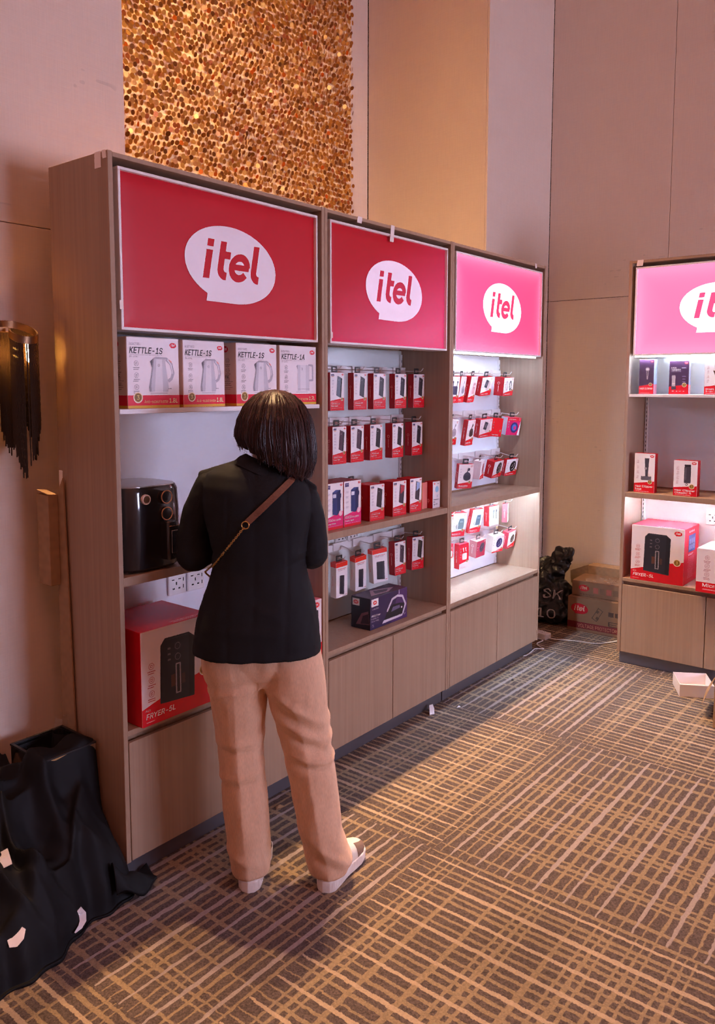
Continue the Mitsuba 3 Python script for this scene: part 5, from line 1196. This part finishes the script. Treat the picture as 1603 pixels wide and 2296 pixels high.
part(bn, 'liner', cat([lin, rbox(-bw / 2 + .02, bw / 2 - .02, -bd_ / 2 + .02, bd_ / 2 - .02, .195, .205)]), 'm_trash', smooth=30, to_world=BM)
bt = thing('plastic_bottle', 'clear plastic bottle with a black label, upside down in the waste bin', 'bottle')
BT = T().translate([-.070, .300, .262]) @ T().rotate([0, 1, 0], 8)
part(bt, 'bottle', revolve([(.001, 0), (.012, 0), (.013, .02), (.030, .06), (.033, .10), (.033, .235), (.029, .262), (.010, .268), (.001, .264)], 20), 'm_plastic_clear', smooth=40, to_world=BT)
part(bt, 'label', loft([np.stack([.0336 * np.cos(th_), .0336 * np.sin(th_), np.full(24, z)], 1) for th_ in [np.arange(24) * 2 * np.pi / 24] for z in (.13, .21)], cap=False), 'm_blackplastic', smooth=40, to_world=BT)
part(bt, 'cap', revolve([(.001, -.012), (.014, -.012), (.014, .008), (.001, .008)], 16), 'm_white_metal', smooth=40, to_world=BT)
vtx, fc_ = text2d('life', True); vtx = vtx * .022; ang = -2.2 + vtx[:, 0] / .034
part(bt, 'lettering', trimesh.Trimesh(np.stack([.0342 * np.cos(ang), .0342 * np.sin(ang), .16 + vtx[:, 1]], 1), fc_, process=False), 'm_tape', to_world=BT)

def edge_y(x): return -.060 + .030 * np.sin(x * 9 + 1) + .016 * np.sin(x * 23) + .007 * np.sin(x * 61) - .11 * np.exp(-((x + .50) / .15) ** 2)
def pile_h(x, y):
    """height of the thrown-down cloth above the floor"""
    p = np.stack([x, y, 0 * x], -1)
    t = np.clip((y - edge_y(x)) / .25, 0, 1)
    h0 = .49 * t ** .55 * (1 - .12 * t)
    h0 = h0 * np.interp(x, [-.85, -.55, -.36, -.22, -.10, -.045, -.016], [.74, .86, .98, 1.10, 1.06, .92, .74])
    h0 *= 1 - .22 * np.exp(-(((x + .30) / .10) ** 2 + ((y - .05) / .07) ** 2))
    w = meshkit.fbm(p * [3.2, 3.2, 1], 2, 9); w2 = meshkit.fbm(p * [4, 4, 1] + [9, 2, 0], 2, 3)
    ridge = lambda ph, k: np.exp(-(np.sin(ph) / k) ** 2)
    f1 = ridge(x * 15 + y * 10 + 7 * w, .38); f2 = ridge(x * 10 - y * 19 + 8 * w2 + 1, .34); f3 = ridge(x * 38 + y * 17 + 9 * w2, .5)
    r1_ = np.abs(meshkit.fbm(p * [6, 8, 1] + [0, 3, 0], 3, 11) - .5) * 2
    h1 = h0 + np.sqrt(t) * (1 - .35 * t) * (.080 * (f1 - .42) + .062 * (f2 - .42) + .018 * (f3 - .4) + .07 * (r1_ - .35))
    return np.maximum(h1, .004 + .012 * meshkit.noise(p * [14, 14, 1], 2))
gx, gy = np.meshgrid(np.linspace(-.95, -.016, 230), np.linspace(0, 1, 150))
gyy = edge_y(gx) - .012 + gy * (.43 - edge_y(gx) + .012)
gz = pile_h(gx, gyy)
# over the bin: the cloth lies on the front rim and leaves the rear of the mouth open
inb = (gx > -.225) & (gyy > .125)
soft = .006 * np.sin(gx * 60 + gyy * 25)
gz = np.where(inb & (gyy < .235), np.clip(gz, .482, .505) + soft, gz)
gz = np.where(inb & (gyy >= .352), np.minimum(gz, .34), gz)
from scipy.ndimage import gaussian_filter
gsm = gaussian_filter(gz, (3.0, 3.0)); near_bin = np.clip((gx + .34) / .09, 0, 1) * np.clip((gyy - .04) / .07, 0, 1)
gz = gz * (1 - near_bin) + gsm * near_bin
gz = gz + near_bin * .010 * np.sin(gx * 47 + gyy * 31 + 2 * np.sin(gyy * 20))
V = np.stack([gx, gyy, gz], -1); lo = V.copy(); lo[..., 2] = np.maximum(V[..., 2] - .010, .0008)
inx = np.arange(gx.size).reshape(gx.shape)
def grid_shell(V, lo):
    n = V.shape[0] * V.shape[1]; f = []
    a, b, c, d = inx[:-1, :-1].ravel(), inx[:-1, 1:].ravel(), inx[1:, 1:].ravel(), inx[1:, :-1].ravel()
    f += [np.stack([a, b, c], 1), np.stack([a, c, d], 1), np.stack([a, c, b], 1) + n, np.stack([a, d, c], 1) + n]
    for e in (inx[0], inx[-1][::-1], inx[:, -1], inx[:, 0][::-1]):
        f += [np.stack([e[:-1], e[:-1] + n, e[1:]], 1), np.stack([e[1:], e[:-1] + n, e[1:] + n], 1)]
    return trimesh.Trimesh(np.vstack([V.reshape(-1, 3), lo.reshape(-1, 3)]), np.vstack(f), process=False)
keep_mouth = inb & (gyy > .240) & (gyy < .352) & (gx < -.0)
sh_m = grid_shell(V, lo)
bad = np.concatenate([keep_mouth.ravel(), keep_mouth.ravel()])
sh_m = trimesh.Trimesh(sh_m.vertices, sh_m.faces[~bad[sh_m.faces].any(1)], process=False)
cl = thing('black_cloth', 'black cloth thrown in a heap over the bin and floor, left of the nearest cabinet', 'cloth')
part(cl, 'heap', sh_m, 'm_drape', smooth=70)
u_, w_2 = np.meshgrid(np.linspace(0, 1, 40), np.linspace(0, 1, 24)); inx = np.arange(u_.size).reshape(u_.shape)
fx = -.10 + .175 * u_ + .02 * w_2; fy = -.085 + .078 * w_2 - .035 * np.sin(u_ * 3) * (1 - w_2) + .03 * u_
fz = .012 + (.11 * (1 - u_) ** 1.5) * np.sin(np.pi * np.clip(w_2 * .9 + .1, 0, 1)) + .014 * (np.sin(u_ * 9 + w_2 * 5) + 1) * (1 - .5 * u_)
fV = np.stack([fx, fy, fz], -1); fl = fV.copy(); fl[..., 2] = np.maximum(fl[..., 2] - .010, .0008)
part(cl, 'corner_flap', grid_shell(fV, fl), 'm_drape', smooth=70)
def scrap(pts, w, name, label, mat_='m_tape'):
    pts = np.array([[x, y, pile_h(np.array([x]), np.array([y]))[0] + .006 if z is None else z] for x, y, z in pts]); t = np.gradient(pts, axis=0); t /= np.linalg.norm(t, axis=1, keepdims=True)
    s_ = np.cross(t, [-.45, -.65, .6]); s_ /= np.linalg.norm(s_, axis=1, keepdims=True); n_ = np.cross(s_, t)
    ww = np.broadcast_to(w, (len(pts),))[:, None] / 2
    R = [np.array([p - s * q + n * .0005, p + s * q + n * .0005, p + s * q - n * .0005, p - s * q - n * .0005]) for p, s, n, q in zip(pts, s_, n_, ww)]
    solo(name, loft(R), mat_, label, 'paper scrap', 'pale scraps lying on the black cloth')
scrap([(-.401, .045, None), (-.408, .020, None), (-.414, -.004, None)], .034, 'paper_label', 'small cream paper label on the black cloth at the left photo edge')
scrap([(-.234, -.080, .075), (-.222, -.084, .055), (-.226, -.092, .040), (-.240, -.098, .030), (-.262, -.104, .026)], [.022, .022, .020, .014, .004], 'tape_scrap', 'curled white tape strip near the bottom edge of the black cloth', 'm_white_metal')
scrap([(-.430, -.118, None), (-.445, -.120, None), (-.460, -.118, None), (-.474, -.114, None)], [.018, .040, .046, .03], 'tape_scrap', 'crumpled masking tape piece low on the black cloth')

lc = thing('folded_carton', 'brown folded carton leaning between the wall and the cabinet side', 'carton')
part(lc, 'box', rbox(-.050, -.012, .325, .400, .985, 1.302, .002), 'm_card')
part(lc, 'flap', trimesh.Trimesh([[-.050, .325, 1.302], [-.012, .325, 1.297], [-.012, .400, 1.31], [-.050, .400, 1.315], [-.050, .325, 1.305], [-.012, .325, 1.30], [-.012, .400, 1.313], [-.050, .400, 1.318]], [[0, 2, 1], [0, 3, 2], [4, 5, 6], [4, 6, 7], [0, 1, 5], [0, 5, 4], [1, 2, 6], [1, 6, 5], [2, 3, 7], [2, 7, 6], [3, 0, 4], [3, 4, 7]], process=False), 'm_card')
def slab(quad, th, axis): # a thin board from four corner points
    q = np.array(quad, float); o = np.array(axis, float) * th
    return trimesh.Trimesh(np.vstack([q, q + o]), [[0, 1, 2], [0, 2, 3], [4, 6, 5], [4, 7, 6], [0, 5, 1], [0, 4, 5], [1, 6, 2], [1, 5, 6], [2, 7, 3], [2, 6, 7], [3, 4, 0], [3, 7, 4]], process=False)
part(lc, 'side_board', slab([(-.0075, .335, 1.300), (-.0075, .292, 1.362), (-.0055, .268, .45), (-.0055, .352, .45)], -.005, (1, 0, 0)), 'm_card', label='long orange-brown board edge')

# ---------------------------------------------------------------- the far corner: rubbish bag, cartons, power strip, cables
tb = thing('rubbish_bag', 'black plastic rubbish bag with white print, in the corner beyond the cabinet row', 'bag')
bagm = union([m3.Manifold.batch_hull([ball(c, r) for c, r in g]) for g in (
    (((3.68, .27, .10), .10), ((3.72, .15, .10), .09), ((3.86, .26, .10), .10), ((3.86, .15, .12), .09), ((3.72, .28, .28), .08), ((3.74, .17, .24), .07)),
    (((3.76, .28, .24), .085), ((3.78, .20, .36), .06), ((3.80, .29, .37), .07)), (((3.79, .28, .36), .07), ((3.80, .20, .44), .055), ((3.80, .17, .505), .026), ((3.80, .16, .40), .04)), (((3.80, .185, .500), .030), ((3.80, .115, .500), .027), ((3.80, .115, .478), .026), ((3.80, .18, .44), .04)))])
bm_ = tri(bagm.refine_to_length(.012)); bm_.merge_vertices(); trimesh.smoothing.filter_taubin(bm_, lamb=.5, nu=.53, iterations=6)
v = np.array(bm_.vertices); rg_ = np.abs(meshkit.fbm(v * [16, 16, 9], 3, 21) - .5); v = v + bm_.vertex_normals * ((.10 - rg_) * .16 + (.25 - np.abs(meshkit.fbm(v * [40, 40, 30], 2, 3) - .5)) * .015)[:, None]; v[:, 2] = np.maximum(v[:, 2], .001); v[:, 1] = np.minimum(v[:, 1], YW - .008)
bgm = trimesh.Trimesh(v, bm_.faces, process=False)
part(tb, 'bag', bgm, 'm_trash', smooth=50)
kd_ = cKDTree(v[:, 1:]); 
def on_bag(y, z):
    d, i = kd_.query([y, z], k=14); return v[i, 0].min()
for s_, y0, z0, hh in (('SK', .238, .200, .060), ('10', .262, .070, .064)):
    vt, ff = text2d(s_); vt = vt * hh * [1.25, 1]
    P = np.array([[on_bag(y0 - a, z0 + b) - .005, y0 - a, z0 + b - .05 * a] for a, b in vt])
    part(tb, 'print', trimesh.Trimesh(P, ff, process=False), 'm_greyprint')
principled('m_greyprint', [.42, .41, .42], .5)
# voltage protector carton; local front faces -x
CARD, CARD2, CRED = S(128, 96, 72), S(108, 80, 60), S(100, 30, 32)
ca = Art(.38, .236, .28, CARD, CARD2, CARD2, CARD, CARD2, CARD2, bevel=.003)
ca.rect('front', 0, .022, .38, .066, CRED); ca.text('front', 'VOLTAGE PROTECTOR', .075, .030, .024, S(190, 150, 120), width=.27)
ca.logo('front', .085, .158, .12, S(170, 32, 40), S(214, 190, 172))
ca.poly('front', affinity.rotate(sbox(.19, .09, .23, .18), -30).difference(affinity.rotate(sbox(.195, .095, .225, .175), -30)), S(80, 58, 46), 2); ca.poly('front', affinity.rotate(sbox(.20, .10, .22, .12), -30), S(80, 58, 46), 2); ca.poly('front', affinity.rotate(sbox(.20, .145, .22, .165), -30), S(80, 58, 46), 2)
for q in (0, 1): ca.rect('front', .285 + q * .045, .135, .32 + q * .045, .165, S(66, 46, 38), 2)
ca.lines('front', .285, .10, .07, 3, .014, .006, S(80, 58, 46)); ca.rect('front', .285, .072, .295, .10, S(66, 46, 38), 2)
MC = T().translate([3.780, -.135, .0008]) @ RZ(math.radians(-90 + 2))
m, c = ca.mesh(); solo('carton', m, 'm_matte', 'brown carton printed VOLTAGE PROTECTOR on the floor in the far corner', 'carton', 'brown cartons in the far corner', color=c, to_world=MC)
cb = Art(.36, .105, .24, CARD, CARD2, CARD2, CARD, CARD2, CARD2, bevel=.003)
cb.logo('front', .085, .058, .075, S(176, 36, 44), S(214, 190, 172)); cb.text('front', 'RATED 16-6AMP', .055, .010, .012, S(60, 44, 36), width=.10)
for q in range(5): cb.rect('front', .15 + q * .045, .03, .185 + q * .045, .07, CARD2 if q % 2 else S(170, 90, 80), 2)
MC2 = T().translate([3.80, -.135, .2385]) @ RZ(math.radians(-90 + 3)) @ T().rotate([1, 0, 0], 0)
kB = thing('carton', 'brown carton wrapped in shiny clear film, on top of the voltage protector carton', 'carton', 'brown cartons in the far corner')
m, c = cb.mesh(); part(kB, 'box', m, 'm_matte', color=c, to_world=MC2)
uu_, vv_ = np.meshgrid(np.linspace(0, 1, 44), np.linspace(0, 1, 26)); inx = np.arange(uu_.size).reshape(uu_.shape)
pp = np.stack([uu_, vv_, 0 * uu_], -1); cr = np.abs(meshkit.fbm(pp * [9, 14, 1], 3, 31) - .5) * .03
px_, pz_ = -.09 + .275 * uu_, np.where(vv_ < .5, .104 * vv_ * 2, .1055)
fil = np.stack([px_, np.where(vv_ < .5, -.1225, -.1225 + .22 * (vv_ - .5) * 2) - cr * (vv_ < .5), pz_ + cr * (vv_ >= .5) + .001], -1)
part(kB, 'stretch_film', grid_shell(fil, fil - [0, -.0006, .0006]), 'm_film', to_world=MC2)
kC = thing('carton', 'tall open brown carton against the back wall, behind the film wrapped one', 'carton', 'brown cartons in the far corner')
part(kC, 'box', rbox(3.935, 4.044, -.40, .035, .001, .40, .002), 'm_card')
part(kC, 'flap', slab([(3.93, .035, .40), (3.93, .165, .345), (3.945, .165, .25), (3.945, .036, .25)], .003, (1, 0, 0)), 'm_card'); part(kC, 'flap', slab([(4.03, .035, .395), (4.03, .12, .36), (4.035, .12, .24), (4.035, .036, .24)], .003, (1, 0, 0)), 'm_card')
part(kC, 'stripes', cat([rbox(3.9342, 3.9352, -.268 - q * .018, -.262 - q * .018, .22, .36, .0002) for q in (0, 1)]), 'm_dark')
ps = thing('power_strip', 'white power strip on the carpet behind the far cabinet end', 'power strip')
PSM = T().translate([3.365, .19, 0]) @ RZ(math.radians(-14))
part(ps, 'housing', rbox(-.03, .03, -.15, .15, .001, .042, .006), 'm_white_metal', to_world=PSM)
part(ps, 'outlets', cat([rbox(-.012 + dx, -.008 + dx, y, y + .012, .0418, .0424, .0001) for y in (-.11, -.06, -.01, .04, .09) for dx in (0, .02)]), 'm_dark', to_world=PSM, kind='stuff')
def spline(P, n=60):
    from scipy.interpolate import CubicSpline
    P = np.array(P, float); d = np.r_[0, np.cumsum(np.linalg.norm(np.diff(P, axis=0), axis=1))]; return CubicSpline(d, P)(np.linspace(0, d[-1], n))
solo('cable', tube(spline([(3.33, .045, .012), (3.365, -.034, .006), (3.412, -.138, .005), (3.442, -.247, .005), (3.49, -.285, .006), (3.55, -.33, .012), (3.60, -.40, .03)]), .0040, 7), 'm_white_metal', 'white cable running from the power strip across the carpet to the right cabinet', 'cable', smooth=60)
solo('cable', tube(spline([(3.30, .125, .005), (3.268, .060, .005), (3.215, .066, .005), (3.160, .035, .005), (3.121, -.017, .006), (3.100, .020, .006), (3.061, .024, .005), (2.99, .014, .005), (2.948, .012, .005), (2.92, .022, .005)]), .0040, 7), 'm_white_metal', 'white cable curling under the far cabinet beside the power strip', 'cable', smooth=60)
solo('string_loop', tube(spline([(3.06, -.19, .003), (3.10, -.22, .003), (3.13, -.205, .003), (3.10, -.175, .003), (3.05, -.18, .003)]), .0015, 5), 'm_film', 'tiny clear plastic loop on the carpet before the far corner', 'scrap', smooth=60)

# ---------------------------------------------------------------- right foreground: white tray, brown carton; scraps on the carpet
wt = thing('white_open_box', 'empty white open box on the carpet before the right cabinet', 'box')
q_ = dict(fl=(2.866, -.937), fr=(2.952, -1.092), br=(3.132, -1.000), bl=(3.040, -.847))
c_ = np.array([q_['fl'], q_['fr'], q_['br'], q_['bl']]); cen = c_.mean(0); ci = cen + (c_ - cen) * .965
def wall_(a, b, ai, bi): return loft([np.array([[*a, z], [*b, z], [*bi, z], [*ai, z]]) for z in (.001, .068)])
for a in range(4):
    b = (a + 1) % 4; part(wt, 'side', wall_(c_[a], c_[b], ci[a], ci[b]), 'm_whitecard')
part(wt, 'base', loft([np.array([[*p, z] for p in ci]) for z in (.001, .004)]), 'm_whitecard')
principled('m_whitecard', [.80, .74, .76], .6)
bc = thing('brown_carton', 'brown carton at the right edge of the photo, one flap corner showing', 'carton')
part(bc, 'box', rbox(2.55, 2.90, -1.60, -1.190, .001, .26, .003), 'm_card')
part(bc, 'flap', slab([(2.60, -1.188, .26), (2.89, -1.188, .26), (2.89, -1.068, .065), (2.66, -1.105, .060)], .003, (0, 0, 1)), 'm_card')
def paper(pts, th, label, mat_, name='paper_scrap'):
    P = np.array(pts, float); solo(name, trimesh.convex.convex_hull(np.vstack([P, P + [0, 0, th]])), mat_, label, 'paper scrap', 'scraps lying on the carpet')
paper([(1.806, -.020, .001), (1.835, -.030, .001), (1.86, -.012, .018), (1.872, .006, .03), (1.85, .012, .03)], .004, 'crumpled white paper scrap on the carpet before the middle cabinet', 'm_white_metal')
paper([(1.975, -.078, .001), (2.0, -.086, .001), (1.995, -.076, .005)], .003, 'tiny white paper bit on the carpet, right of the crumpled scrap', 'm_white_metal')
paper([(.660, -.050, .001), (.700, -.062, .001), (.690, -.040, .006), (.672, -.036, .001)], .002, 'small torn brown scrap on the carpet by the standing person', 'm_card')
paper([(2.50, -.118, .001), (2.515, -.124, .001), (2.512, -.112, .004)], .004, 'tiny dark bit of litter on the blueish lit carpet', 'm_dark')
